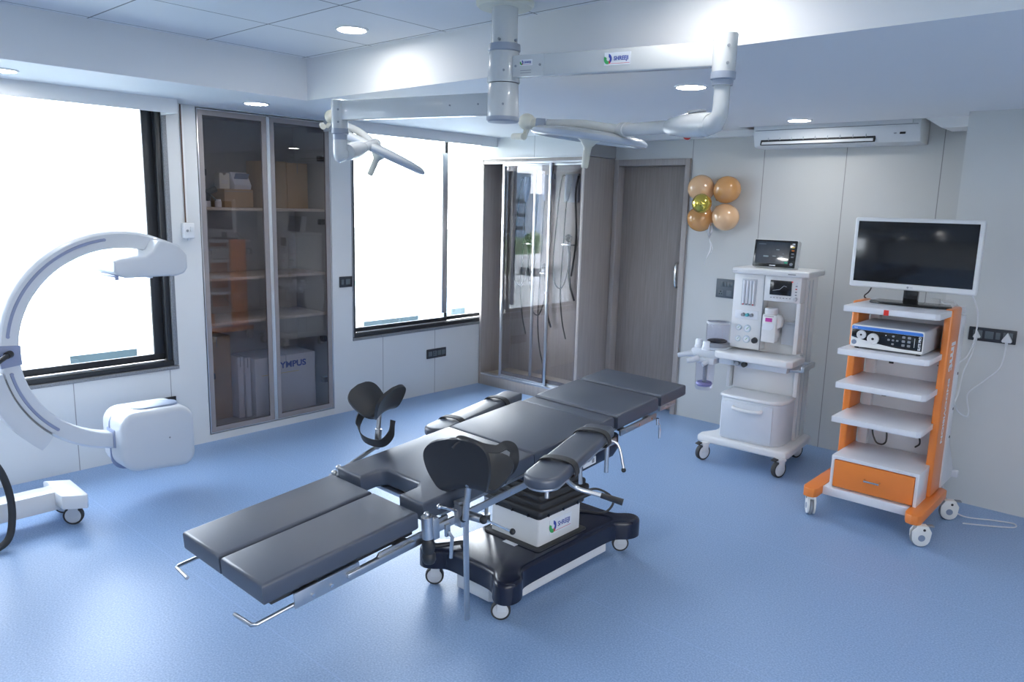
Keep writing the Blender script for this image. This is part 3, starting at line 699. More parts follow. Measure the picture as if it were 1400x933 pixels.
q = MB().lathe([(0.036, 0), (0.036, 0.014), (0.030, 0.026), (0.014, 0.034), (0, 0.036)], Matrix.Rotation(PI / 2, 4, 'X'), 28); q.build('dome', M_red, t)
MB().cyl((0, 0.001, 0), (0, -0.006, 0), 0.041, None, 28).build('base_ring', M_plastic, t)
# ------------------------------------------------------------------ shared pieces
M_decal = mat('white_sticker', (0.74, 0.77, 0.82), 0.4, var=0.02)
M_wheelface = mat('grey_wheel_face', (0.62, 0.63, 0.65), 0.4, var=0.03)
def castor(parent, x, y, r, wd, ang, zt, m_fork, m_face, name='castor', twin=False, brake=False):
    # swivel castor: stem and fork, with tyre and wheel face as sub-parts
    Q = Matrix.Translation((x, y, r)) @ Matrix.Rotation(ang, 4, 'Z')        # wheel axis along local x
    f = MB(); off = r * 0.35
    f.box((0, off * 0.4, r * 1.12), (wd * 1.5, r * 1.3, r * 0.30), 0.006, Q)
    for s in (-1, 1):
        if twin or s < 0 or wd > 0.02: f.box((s * wd * 0.68, off * 0.25, r * 0.55), (0.005, r * 0.95, r * 1.15), 0.002, Q)
    f.cyl((0, off, r * 1.1), (0, off, zt - r), r * 0.42, None, 20, True, Q)
    c = f.build(name, m_fork, parent)
    w = MB(); w.m(0)
    w.lathe([(r * 0.80, -wd / 2), (r * 0.95, -wd / 2), (r, -wd / 2 + 0.004), (r, wd / 2 - 0.004), (r * 0.95, wd / 2), (r * 0.80, wd / 2)], Q @ Matrix.Rotation(PI / 2, 4, 'Y'), 36)
    w.m(1).lathe([(0, -wd / 2 - 0.003), (r * 0.5, -wd / 2 - 0.003), (r * 0.80, -wd / 2 + 0.001), (r * 0.80, wd / 2 - 0.001), (r * 0.5, wd / 2 + 0.003), (0, wd / 2 + 0.003)], Q @ Matrix.Rotation(PI / 2, 4, 'Y'), 36)
    w.build('wheel', [M_rubber, m_face], c)
    if brake: MB().box((0, -r * 0.75, r * 1.25), (wd * 1.2, r * 0.6, 0.008), 0.003, Q, rot=(0.35, 0, 0)).build('brake_pedal', M_black, c)
    return c
def logo(parent, M, w, h, name='logo_plate', small=False):
    p = MB().box((0, 0, 0), (w, h, 0.0012), 0.0, M).build(name, M_decal, parent)
    s = h * 0.36; cx = -w * 0.36
    def arc(a0, a1, r0, r1, m, nm):
        pts = [(cx + s * r1 * math.cos(a0 + (a1 - a0) * k / 10), s * 1.15 * r1 * math.sin(a0 + (a1 - a0) * k / 10)) for k in range(11)]
        pts += [(cx + s * r0 * math.cos(a1 + (a0 - a1) * k / 10) + s * 0.12, s * 0.95 * r0 * math.sin(a1 + (a0 - a1) * k / 10)) for k in range(11)]
        MB().prism(pts, 0.0005, 0.0012, 0, M).build(nm, m, p)
    arc(math.radians(150), math.radians(285), 0.45, 1.0, M_green_ink, 'emblem_green')
    arc(math.radians(-45), math.radians(80), 0.40, 1.0, M_blue_ink, 'emblem_blue')
    arc(math.radians(-72), math.radians(-45), 0.45, 1.0, M_red_ink, 'emblem_red')
    text('lettering', 'SHREEJI', h * 0.46, M @ Matrix.Translation((w * 0.145, h * 0.02, 0.0008)), M_blue_ink, p, bold=h * 0.008, sx=w / h * 0.37)
    MB().box((w * 0.08, -h * 0.36, 0.0007), (w * 0.78, h * 0.03, 0.0004), 0, M).build('red_line', M_red_ink, p)
    return p

# ------------------------------------------------------------------ operating table
TX, TY = -2.2158, 2.60
ot = thing('operating_table', 'black padded operating table on a navy wheeled base in the middle of the floor', 'operating table', (TX, TY, 0))
TT = Matrix.Translation((0, 0, 0.7493)) @ Matrix.Rotation(math.atan(0.0765), 4, 'X') @ Matrix.Rotation(math.atan(0.0159), 4, 'Y')
LT = Matrix.Translation((0, -0.89, 0.6625)) @ Matrix.Rotation(math.atan(0.088), 4, 'X') @ Matrix.Rotation(math.atan(0.0159), 4, 'Y')   # leg plates hinge lower
W = 0.26
def pad(name, poly, th, M, bev=0.012, z0=0.0):
    return MB().prism(poly, z0 - th, z0, bev, M, 3).build(name, M_leather, ot, 50)
def rect(x0, y0, x1, y1): return [(x0, y0), (x1, y0), (x1, y1), (x0, y1)]
# leg pads, in the leg frame (y = 0 at the hinge end)
pad('leg_pad', rect(-W, -0.632, -0.006, -0.013), 0.072, LT)
pad('leg_pad', rect(0.006, -0.632, W, -0.013), 0.072, LT)
for sx in (-1, 1):
    q = MB(); q.b2((sx * 0.02, -0.60, -0.088), (sx * 0.245, -0.03, -0.073), 0.002, LT); q.build('leg_plate', M_black, ot)
    X = sx * 0.268
    q = MB(); q.prism([(-0.535, -0.125), (-0.005, -0.125), (-0.005, -0.078), (-0.20, -0.078), (-0.215, -0.096), (-0.285, -0.096), (-0.285, -0.072), (-0.535, -0.072)], X - 0.004, X + 0.004, 0.0012, LT @ frameM((0, 0, 0), (0, 1, 0), (0, 0, 1)))
    q.box((X - sx * 0.012, -0.10, -0.09), (0.02, 0.06, 0.02), 0.002, LT).box((X - sx * 0.012, -0.47, -0.085), (0.02, 0.06, 0.02), 0.002, LT)
    pl = q.build('side_rail', M_steel, ot)
    for yy in (-0.47, -0.40, -0.26, -0.15, -0.06):
        MB().cyl((X + sx * 0.003, yy, -0.105), (X + sx * 0.010, yy, -0.105), 0.006, None, 14, True, LT).build('screw', M_chrome, pl)
    q = MB(); q.b2((X - 0.003, -0.34, -0.108), (X + sx * 0.016, -0.05, -0.090), 0.003, LT); q.build('slide_bar', M_steel, pl)
    q = MB(); q.tube([(X - sx * 0.01, -0.50, -0.115), (X - sx * 0.01, -0.66, -0.118), (X - sx * 0.018, -0.672, -0.118), (X - sx * 0.11, -0.678, -0.118)], 0.0065, 12, True, LT)
    q.build('release_lever', M_steel, ot)
    # hinge clamp with black knob below
    q = MB(); q.cyl((sx * 0.283, 0.01, -0.02), (sx * 0.283, 0.01, -0.105), 0.022, None, 20, True, LT).b2((sx * 0.255, 0.02, -0.115), (sx * 0.305, 0.05, -0.03), 0.004, LT)
    q.b2((sx * 0.262, 0.05, -0.105), (sx * 0.275, 0.12, -0.06), 0.002, LT).sph((sx * 0.283, 0.01, -0.012), 0.012, LT, 14)
    kn = q.build('hinge_clamp', M_steel, ot)
    q = MB(); q.lathe([(0, -0.205), (0.020, -0.205), (0.025, -0.195), (0.025, -0.175), (0.020, -0.165), (0.024, -0.150), (0.024, -0.125), (0.018, -0.108), (0, -0.105)], LT @ Matrix.Translation((sx * 0.283, 0.01, 0)), 22)
    q.build('black_knob', M_black, kn)
# seat with the perineal notch
s0, s1 = -0.8795, -0.2602
pad('seat_pad', [(-W, s0), (-0.112, s0), (-0.112, s0 + 0.085), (-0.085, s0 + 0.115), (0.10, s0 + 0.115), (0.127, s0 + 0.085), (0.127, s0), (W, s0), (W, s1 - 0.002), (-W, s1 - 0.002)], 0.075, TT)
pad('back_pad', rect(-W, s1 + 0.002, W, 0.243), 0.075, TT)
pad('bridge_pad', rect(-W, 0.247, W - 0.012, 0.343), 0.070, TT, 0.012, -0.006)
pad('torso_pad', rect(-W, 0.357, W, 0.722), 0.075, TT, 0.014)
pad('head_pad', rect(-W, 0.748, W, 0.9991), 0.062, TT, 0.012)
q = MB(); q.b2((-0.245, -0.78, -0.092), (0.245, 0.34, -0.076), 0.002, TT).b2((-0.23, 0.36, -0.090), (0.23, 0.71, -0.076), 0.002, TT).b2((-0.20, 0.75, -0.078), (0.20, 0.985, -0.063), 0.002, TT)
q.box((-0.12, 0.73, -0.082), (0.03, 0.10, 0.012), 0.002, TT).box((0.12, 0.73, -0.082), (0.03, 0.10, 0.012), 0.002, TT).box((0, 0.35, -0.085), (0.40, 0.06, 0.012), 0.002, TT)
q.build('frame_plate', M_steel, ot)
for sx in (-1, 1):
    for (a, c) in ((-0.83, -0.05), (0.0, 0.31), (0.375, 0.70), (0.77, 0.93)):
        hd = a > 0.7; zz = -0.066 if hd else (-0.080 if a > 0.35 else -0.090); xx = 0.238 if hd else (0.262 if a > 0.35 else 0.283)
        q = MB(); q.b2((sx * (xx - 0.006), a, zz - 0.030), (sx * (xx + 0.004), c, zz), 0.0015, TT)
        for yy in (a + 0.05, c - 0.05): q.b2((sx * (xx - 0.045), yy - 0.012, zz - 0.024), (sx * (xx - 0.005), yy + 0.012, zz - 0.006), 0.001, TT)
        r = q.build('side_rail', M_steel, ot)
        for yy in (a + 0.05, c - 0.05, (a + c) / 2): MB().cyl((sx * (xx + 0.003), yy, zz - 0.015), (sx * (xx + 0.007), yy, zz - 0.015), 0.005, None, 12, True, TT).build('screw', M_chrome, r)
    q = MB(); q.cyl((sx * 0.295, 0.66, -0.125), (sx * 0.295, 0.66, -0.09), 0.008, None, 12, True, TT).tube([(sx * 0.295, 0.66, -0.115), (sx * 0.300, 0.672, -0.135), (sx * 0.300, 0.675, -0.20)], 0.007, 10, True, TT, 4)
    q.build('clamp_lever', M_chrome, ot)
q = MB(); q.box((0.292, -0.795, -0.125), (0.012, 0.022, 0.05), 0.002, TT).tube([(0.296, -0.795, -0.13), (0.306, -0.785, -0.155), (0.306, -0.795, -0.235)], 0.007, 10, True, TT).build('clamp_lever', M_steel, ot)
# lift head, bellows, column, base
q = MB(); q.prism([(-0.16, -0.135), (0.46, -0.135), (0.46, -0.215), (0.41, -0.245), (-0.05, -0.245), (-0.16, -0.20)], -0.20, 0.205, 0.02, TT @ frameM((0, 0, 0), (0, 1, 0), (0, 0, 1)))
hd = q.build('lift_head', M_navy, ot)
MB().box((0.2065, 0.205, -0.205), (0.002, 0.10, 0.035), 0, TT).build('data_sticker', M_decal, hd)
MB().box((0.2075, 0.232, -0.205), (0.002, 0.018, 0.022), 0, TT).build('data_print', M_gray_ink, hd)
CY = 0.08
q = MB()
for k in range(5):
    a = 0.195 - 0.013 * k; z = 0.375 + 0.030 * k
    q.prism(rrect(2 * a, 2 * (a + 0.008), 0.02, 3, 0, CY), z, z + 0.026, 0.008)
    q.prism(rrect(2 * a - 0.03, 2 * a - 0.02, 0.02, 3, 0, CY), z + 0.02, z + 0.036)
q.build('bellows', M_rubber, ot, 40)
q = MB(); q.prism(rrect(0.33, 0.352, 0.02, 4, 0, CY), 0.342, 0.385, 0.008); 
be = q.build('bellows_flange', M_black, ot)
for x in (-0.10, 0, 0.10):
    for s in (-1, 1): MB().cyl((x, CY + s * 0.172, 0.352), (x, CY + s * 0.180, 0.352), 0.007, None, 12).build('bolt', M_blackgloss, be)
for y in (-0.11, 0, 0.11):
    for s in (-1, 1): MB().cyl((s * 0.161, CY + y, 0.352), (s * 0.169, CY + y, 0.352), 0.007, None, 12).build('bolt', M_blackgloss, be)
col = MB().prism(rrect(0.296, 0.318, 0.010, 3, 0, CY), 0.195, 0.345, 0.002).build('column_cover', M_white, ot)
logo(col, frameM((0.1488, CY + 0.005, 0.275), (0, 1, 0), (0, 0, 1)), 0.165, 0.072)
quad = [(0, -0.455), (0.10, -0.456), (0.150, -0.466), (0.185, -0.498), (0.222, -0.520), (0.262, -0.514), (0.285, -0.482), (0.287, -0.44), (0.270, -0.40), (0.238, -0.365), (0.222, -0.32), (0.218, -0.2), (0.218, 0)]
sp4 = [(v.x, v.y) for v in spline([Vector((x, y, 0)) for x, y in quad], 4)]
out = sp4 + [(x, -y) for x, y in sp4[::-1][1:]]
out = out + [(-x, y) for x, y in out[::-1][1:-1]]
q = MB().prism([(x, y + CY) for x, y in out], 0.102, 0.197, 0.022, None, 4, True); bs = q.build('base_cover', M_navy, ot, 60)
MB().prism(rrect(0.35, 0.375, 0.02, 4, 0, CY), 0.194, 0.206, 0.004).build('column_skirt', M_rubber, bs)
MB().box((0.015, -0.112, 0.1975), (0.075, 0.042, 0.0012), 0, rot=(0, 0, 0.0)).build('base_sticker', M_decal, bs)
ch = 0.075
q = MB().prism([(x, y + CY) for x, y in [(-0.175 + ch, -0.43), (0.175 - ch, -0.43), (0.175, -0.43 + ch), (0.175, 0.43 - ch), (0.175 - ch, 0.43), (-0.175 + ch, 0.43), (-0.175, 0.43 - ch), (-0.175, -0.43 + ch)]], 0.022, 0.09, 0.003)
q.build('base_skirt', M_white, ot)
for (x, y) in ((-0.225, -0.375), (0.205, -0.385), (0.195, 0.535), (-0.23, 0.535)):
    castor(ot, x, y, 0.043, 0.026, math.radians(-47), 0.095, M_plastic, M_wheelface)
q = MB(); q.tube([(-0.02, 0.26, 0.212), (0.03, 0.36, 0.30), (0.09, 0.45, 0.33), (0.15, 0.52, 0.27), (0.13, 0.47, 0.207), (0.02, 0.40, 0.206), (-0.04, 0.30, 0.206), (0.0, 0.255, 0.215)], 0.006, 8, smooth=8)
q.build('power_cable', M_rubber, ot)
q = MB().cyl((0.06, 0.24, 0.30), (0.06, 0.30, 0.30), 0.016, None, 16).cyl((0.06, 0.24, 0.30), (0.06, 0.262, 0.30), 0.022, None, 16); q.build('cable_socket', M_black, ot)
q = MB(); q.cyl((-0.24, -0.02, 0.196), (-0.24, -0.02, 0.43), 0.011, None, 16).cyl((-0.24, -0.02, 0.196), (-0.24, -0.02, 0.235), 0.022, None, 16).cyl((-0.24, -0.02, 0.43), (-0.19, -0.0, 0.45), 0.012, None, 14)
q.build('pump_post', M_steel, ot)
q = MB(); q.tube([(-0.12, -0.30, 0.197), (-0.12, -0.30, 0.215), (-0.16, -0.42, 0.225), (-0.20, -0.45, 0.225)], [0.010, 0.010, 0.012, 0.016], 12); q.build('foot_pedal', M_black, ot)

# ------------------------------------------------------------------ knee crutches (clamped to the rails)
def crutch(name, label, cen, yaw, pitch_, roll_, R, L, sgn):
    t = thing(name, label, 'leg rest', (TX + cen[0], TY + cen[1], cen[2]), group='knee crutches on the operating table')
    Q = Euler((pitch_, roll_, yaw), 'XYZ').to_matrix().to_4x4()
    # saddle: V-shaped trough along local y, open towards +z, with two rounded wings
    th = math.radians(54); rb = 0.045; half = rb * th + R
    def f(u, v):
        s = (2 * v - 1); l = abs(s) * half; sg = 1 if s >= 0 else -1
        if l < rb * th: x = rb * math.sin(l / rb); z = rb - rb * math.cos(l / rb)
        else:
            k = l - rb * th; bend = 1 + 0.5 * k / R
            x = rb * math.sin(th) + k * math.cos(th) ; z = rb - rb * math.cos(th) + k * math.sin(th) - 0.10 * k * k / R
        a = abs(s)
        ext = L * (0.66 + 0.34 * math.sin(min(1, a / 0.62) * PI / 2)) * max(0.02, 1 - (max(0, a - 0.62) / 0.38) ** 2.4) ** 0.5
        y = (2 * u - 1) * ext
        return (sg * (x + 0.10 * y * y / L), y, z - 0.25 * y * y / L * (1 - a))
    MB().shell(f, 22, 44, 0.014, Q).build('saddle', M_pu, t, 70)
    return t, Q
t, Q = crutch('leg_rest', 'black moulded knee crutch nearest the camera, on a long steel rod beside the table', (0.350, -0.745, 0.735), math.radians(-74), math.radians(8), math.radians(-26), 0.185, 0.130, 1)
I = Matrix.Translation((-0.350, 0.745, -0.735))
STRAP = [(0.35, -0.82, 0.90), (0.36, -0.795, 0.925), (0.36, -0.735, 0.902), (0.36, -0.665, 0.868), (0.36, -0.60, 0.848), (0.36, -0.545, 0.848), (0.36, -0.505, 0.825), (0.36, -0.500, 0.780), (0.36, -0.520, 0.740), (0.36, -0.560, 0.700)]
def strap_loop(t, Q, pts, w=0.036):
    P = [Vector(p) for p in pts]; P = spline(P, 8)
    MB().strip(P, (0, 1, 0), w, 0.004, Q).build('strap', M_strap, t, 60)
MB().strip(spline([Vector(p) for p in STRAP], 8), [Vector((-0.5, 0.75, 0.2)).lerp(Vector((0.35, 0.55, 0.75)), min(1, max(0, (k - 36) / 20))) for k in range(8 * (len(STRAP) - 1) + 1)], 0.040, 0.004, I).build('strap', M_strap, t, 60)
I = Matrix.Translation((-0.350, 0.745, -0.735))
q = MB(); q.cyl((0.335, -0.735, 0.60), (0.36, -0.745, 0.755), 0.012, None, 16, True, I).sph((0.362, -0.746, 0.757), 0.022, I, 18)
q.build('support_post', M_steel, t)
q = MB(); q.prism(rrect(0.013, 0.020, 0.002, 2), -0.44, 0.05, 0.001, I @ Matrix.Translation((0.318, -0.716, 0.615)) @ Matrix.Rotation(0.035, 4, 'X'))
q.build('square_rod', M_steel, t)
q = MB(); q.box((0.300, -0.72, 0.605), (0.040, 0.045, 0.085), 0.004, I).box((0.296, -0.72, 0.655), (0.030, 0.05, 0.014), 0.003, I)
q.cyl((0.30, -0.70, 0.60), (0.365, -0.68, 0.595), 0.017, None, 18, True, I)
q.build('rail_clamp', M_steel, t)
q = MB(); q.tube([(0.31, -0.76, 0.635), (0.33, -0.86, 0.685)], 0.0055, 10, True, I).sph((0.3305, -0.862, 0.686), 0.010, I, 12)
q.build('tommy_bar', M_chrome, t)
q = MB(); q.tube([(0.365, -0.68, 0.595), (0.40, -0.66, 0.585), (0.46, -0.615, 0.555)], 0.005, 10, True, I)
lv = q.build('lock_lever', M_chrome, t)
MB().sph((0.372, -0.675, 0.592), 0.016, I, 16).sph((0.462, -0.613, 0.554), 0.012, I, 14).sph((0.325, -0.735, 0.60), 0.014, I, 14).build('ball_knob', M_black, lv)
t, Q = crutch('leg_rest', 'black moulded knee crutch on the table side nearest the windows, strap hanging below', (-0.36, -0.575, 0.845), math.radians(4), math.radians(14), math.radians(-6), 0.135, 0.085, -1)
I = Matrix.Translation((0.36, 0.575, -0.845))
MB().strip(spline([Vector(p) for p in [(-0.455, -0.60, 0.83), (-0.462, -0.62, 0.79), (-0.452, -0.63, 0.755), (-0.40, -0.645, 0.725), (-0.335, -0.635, 0.715), (-0.29, -0.62, 0.725), (-0.265, -0.60, 0.765), (-0.275, -0.58, 0.82)]], 8), (0.1, -0.45, 1), 0.040, 0.004, I).build('strap', M_strap, t, 60)
q = MB(); q.cyl((-0.36, -0.60, 0.69), (-0.36, -0.585, 0.845), 0.010, None, 16, True, I).cyl((-0.36, -0.597, 0.70), (-0.36, -0.591, 0.765), 0.015, None, 16, True, I)
q.build('support_post', M_steel, t)
q = MB(); q.tube([(-0.295, -0.83, 0.655), (-0.355, -0.60, 0.69)], 0.009, 12, True, I).sph((-0.36, -0.60, 0.69), 0.017, I, 16); q.build('support_rod', M_steel, t)
q = MB(); q.box((-0.296, -0.83, 0.60), (0.034, 0.045, 0.10), 0.004, I).sph((-0.30, -0.845, 0.665), 0.012, I, 14); q.build('rail_clamp', M_steel, t)

# ------------------------------------------------------------------ arm boards
def arm_board(label, near, far, z, wd, straps):
    a = Vector((near[0], near[1], 0)); b = Vector((far[0], far[1], 0)); d = (b - a); Ln = d.length; d.normalize()
    mid = (a + b) / 2
    t = thing('arm_board', label, 'arm board', (TX + mid.x, TY + mid.y, z), math.atan2(d.y, d.x) - PI / 2, 'arm boards on the operating table')
    # local: y from near (-) to far (+); near end is round
    h = Ln / 2; w = wd / 2; pts = []
    for k in range(13):
        an = PI + PI * k / 12; pts.append((w * math.cos(an), -h + w + w * math.sin(an)))
    pts += [(w * 0.97, h - 0.03), (w * 0.75, h), (-w * 0.75, h), (-w * 0.97, h - 0.03)]
    MB().prism(pts, -0.045, 0, 0.014, None, 4).build('pad', M_leather, t, 50)
    MB().prism([(x * 0.90, y * 0.97) for x, y in pts], -0.053, -0.044, 0.002).build('tray', M_steel, t)
    for (f, nm) in straps:
        y = -h + Ln * f
        q = MB(); e = 0.004
        q.strip(spline([Vector(p) for p in [(-w * 0.3, y, -0.056), (-w - e, y, -0.048), (-w - e - 0.004, y, -0.02), (-w * 0.8, y, 0.006), (0, y + 0.004, 0.012), (w * 0.8, y, 0.006), (w + e + 0.004, y, -0.02), (w + e, y, -0.05), (w * 0.3, y, -0.056)]], 5), (0, 1, 0), 0.042, 0.005)
        q.build('strap', M_strap, t, 60)
    return t, h, w
t, h, w_ = arm_board('black padded arm board on the near side, angled out from the table with two straps', (0.585, -0.635), (0.345, 0.10), 0.800, 0.140, ((0.28, 's'), (0.82, 's')))
q = MB(); q.box((-0.075, h - 0.14, -0.075), (0.10, 0.07, 0.02), 0.004).cyl((-0.02, h - 0.14, -0.053), (-0.02, h - 0.14, -0.10), 0.022, None, 20).box((-0.030, h - 0.14, -0.112), (0.07, 0.06, 0.03), 0.004)
q.build('rail_clamp', M_steel, t)
q = MB(); q.cyl((0.045, -0.03, -0.053), (0.05, -0.03, -0.13), 0.008, None, 14); q.tube([(0.02, -h + 0.23, -0.064), (0.06, -h + 0.28, -0.12), (0.16, -h + 0.31, -0.145)], 0.009, 10, smooth=4)
lv = q.build('swivel_lever', M_steel, t)
MB().cyl((0.15, -h + 0.309, -0.143), (0.235, -h + 0.32, -0.16), 0.011, 0.0135, 16).build('black_grip', M_black, lv)
q = MB(); q.tube([(-0.01, -h + 0.14, -0.05), (-0.005, -h + 0.13, -0.12)], 0.008, 12); q.build('support_pin', M_steel, t)
q = MB(); q.tube([(0.055, h - 0.08, -0.05), (0.055, h - 0.08, -0.19)], 0.009, 12).tube([(0.0, h + 0.01, -0.075), (0.07, h + 0.03, -0.09), (0.105, h + 0.025, -0.20)], 0.006, 10, smooth=4)
cl = q.build('clamp_screw', M_steel, t)
MB().sph((0.105, h + 0.025, -0.205), 0.011, None, 14).build('ball_knob', M_black, cl)
t, h, w_ = arm_board('black padded arm board low along the table side nearest the windows', (-0.355, -0.29), (-0.575, 0.55), 0.705, 0.125, ((0.22, 's'), (0.75, 's')))
MB().prism(rrect(0.10, 0.13, 0.02, 4, 0, -h - 0.01), -0.062, -0.046, 0.003).build('tray_tongue', M_white, t)
q = MB(); q.box((0.10, -0.06, -0.066), (0.20, 0.05, 0.02), 0.004).box((0.19, -0.06, -0.075), (0.04, 0.06, 0.05), 0.004); q.build('rail_clamp', M_steel, t)
# ------------------------------------------------------------------ C-arm X-ray machine
M_carm = mat('carm_enamel', (0.60, 0.63, 0.67), 0.30, var=0.015, scale=5, coat=0.2)
M_blueband = mat('slate_blue_band', (0.24, 0.28, 0.42), 0.4, var=0.04)
ca = thing('c_arm_x_ray_machine', 'white C-arm X-ray machine standing in front of the big left window', 'medical machine', (-4.44, 0.75, 0))
I = Matrix.Translation((4.44, -0.75, 0))
YZ = lambda x: I @ frameM((x, 0, 0), (0, 1, 0), (0, 0, 1))       # local (y, z, x)
cy, cz, ri, ro = 1.664, 0.942, 0.523, 0.612
def arcpts(a0, a1, r0, r1, n=48):
    o = [(cy + r1 * math.cos(math.radians(a0 + (a1 - a0) * k / n)), cz + r1 * math.sin(math.radians(a0 + (a1 - a0) * k / n))) for k in range(n + 1)]
    return o + [(cy + r0 * math.cos(math.radians(a1 + (a0 - a1) * k / n)), cz + r0 * math.sin(math.radians(a1 + (a0 - a1) * k / n))) for k in range(n + 1)]
def arc_solid(q, a0, a1, prof, n=64):
    # sweep a (radius, x) profile round the C centre
    rings = []
    for k in range(n + 1):
        a = math.radians(a0 + (a1 - a0) * k / n)
        rings.append([q.bm.verts.new(I @ Vector((x, cy + r * math.cos(a), cz + r * math.sin(a)))) for r, x in prof])
    m = len(prof)
    for A, B in zip(rings, rings[1:]):
        for j in range(m): q.bm.faces.new((A[j], A[(j + 1) % m], B[(j + 1) % m], B[j]))
    q.bm.faces.new(rings[0][::-1]); q.bm.faces.new(rings[-1])
    return q._fin([v for r in rings for v in r])
q = MB(); arc_solid(q, 60, 272, [(ri, -4.488), (ri, -4.406), (ri + 0.006, -4.400), (ro - 0.012, -4.400), (ro - 0.006, -4.406), (ro, -4.416), (ro + 0.004, -4.430), (ro + 0.004, -4.470), (ro, -4.484), (ro - 0.008, -4.494), (ri + 0.006, -4.494)])
c_ = q.build('c_arc', M_carm, ca)
for a0, a1 in ((98, 171), (190.5, 229)):
    q = MB(); arc_solid(q, a0, a1, [(0.566, -4.400), (0.568, -4.394), (0.580, -4.394), (0.582, -4.400)], 40)
    for a in (a0, a1): q.cyl((-4.401, cy + 0.574 * math.cos(math.radians(a)), cz + 0.574 * math.sin(math.radians(a))), (-4.393, cy + 0.574 * math.cos(math.radians(a)), cz + 0.574 * math.sin(math.radians(a))), 0.0085, None, 16, True, I)
    q.build('guide_rail', M_blueband, c_)
q = MB(); arc_solid(q, 192, 228, [(0.604, -4.3995), (0.604, -4.397), (0.606, -4.397), (0.606, -4.3995)], 24); q.build('dark_groove', M_black, c_)
q = MB(); arc_solid(q, 175.5, 186.5, [(ri - 0.006, -4.492), (ri - 0.006, -4.392), (ri + 0.09, -4.392), (ri + 0.09, -4.492)], 8); gp = q.build('grip_block', M_blueband, ca)
q = MB(); q.cyl((-4.39, 1.098, 0.945), (-4.355, 1.075, 0.945), 0.019, 0.017, 20, True, I); q.tube([(-4.37, 1.085, 0.945), (-4.33, 1.05, 0.935), (-4.29, 0.96, 0.89), (-4.30, 0.84, 0.84)], 0.012, 12, True, I, 6)
q.build('cable_plug', M_black, ca)
det = [(1.586, 1.345), (1.605, 1.322), (1.645, 1.308), (1.92, 1.308), (1.965, 1.322), (1.985, 1.350), (1.985, 1.425), (1.945, 1.478), (1.862, 1.512), (1.830, 1.508), (1.790, 1.450), (1.755, 1.422), (1.64, 1.412), (1.590, 1.400)]
q = MB(); q.prism(det, -4.57, -4.285, 0.014, YZ(0), 3)
d_ = q.build('detector_housing', M_carm, ca, 40)
q = MB(); q.box((-4.42, 1.605, 1.318), (0.20, 0.02, 0.018), 0.006, I).cyl((-4.30, 1.60, 1.325), (-4.30, 1.60, 1.300), 0.010, None, 14, True, I); q.build('collision_bumper', M_blueband, d_)
MB().cyl((-4.37, 1.80, 1.308), (-4.37, 1.80, 1.296), 0.018, None, 20, True, I).build('laser_aimer', M_plastic, d_)
tank = [(a, b_) for a, b_ in rrect(0.415, 0.355, 0.085, 6, 1.775, 0.370)]
tank = [(y, z + 0.16 * (y - 1.775) * (0.5 if z > 0.37 else 0.0) + (-0.020 * (y - 1.775) / 0.2 if z > 0.37 else -0.020 * (y - 1.775) / 0.2)) for y, z in tank]
q = MB(); q.prism(tank, -4.58, -4.290, 0.03, YZ(0), 4)
t_ = q.build('x_ray_tube_housing', M_carm, ca, 50)
q = MB(); q.prism([(y, z) for y, z in rrect(0.425, 0.365, 0.09, 6, 1.775, 0.367)], -4.47, -4.455, 0.004, YZ(0)); q.build('seam_band', M_blueband, t_)
q = MB(); q.prism(rrect(0.26, 0.13, 0.064, 8), 0.535, 0.556, 0.008, I @ Matrix.Translation((-4.41, 1.80, 0.0)) @ Matrix.Rotation(PI / 2, 4, 'Z'), 3); q.build('collimator_plate', M_grayblue, t_)
MB().cyl((-4.291, 1.83, 0.372), (-4.2885, 1.83, 0.372), 0.005, None, 12, True, I).build('screw', M_gray_ink, t_)
q = MB(); q.box((-4.44, 1.585, 0.395), (0.115, 0.05, 0.11), 0.01, I); q.build('tube_collar', M_blueband, t_)
# carriage, column and wheeled base (mostly beyond the frame)
q = MB(); arc_solid(q, 189, 229, [(ro + 0.001, -4.50), (ro + 0.001, -4.385), (ro + 0.05, -4.375), (ro + 0.09, -4.385), (ro + 0.09, -4.50)], 40)
q.build('arc_carriage', M_carm, ca)
q = MB(); q.b2((-4.56, 0.55, 0.72), (-4.34, 0.97, 0.90), 0.03, I).b2((-4.54, 0.45, 0.16), (-4.34, 0.72, 1.15), 0.03, I).b2((-4.72, 0.02, 0.12), (-4.16, 0.62, 0.80), 0.05, I)
q.build('column_cabinet', M_carm, ca, 40)
q = MB(); q.b2((-4.486, 0.40, 0.075), (-4.362, 1.26, 0.180), 0.008, I)
q.prism([(-4.575, 1.245), (-4.545, 1.255), (-4.36, 1.235), (-4.265, 1.240), (-4.195, 1.338), (-4.215, 1.350), (-4.50, 1.358)], 0.105, 0.182, 0.008, I)
q.b2((-4.80, 0.05, 0.07), (-4.08, 0.40, 0.14), 0.02, I)
q.build('wheeled_base', M_white, ca, 40)
for (x, y) in ((-4.30, 1.300), (-4.50, 1.315), (-4.74, 0.12), (-4.14, 0.12)):
    castor(ca, x + 4.44, y - 0.75, 0.050, 0.030, math.radians(-35), 0.108, M_lightgray, M_lightgray)
q = MB(); q.tube([(-4.18, 0.62, 0.66), (-4.16, 0.80, 0.60), (-4.17, 0.93, 0.47), (-4.19, 0.985, 0.32), (-4.20, 0.995, 0.16), (-4.19, 0.96, 0.045), (-4.16, 0.85, 0.018), (-4.10, 0.70, 0.018)], 0.017, 14, True, I, 8)
q.build('power_hose', M_rubber, ca, 60)

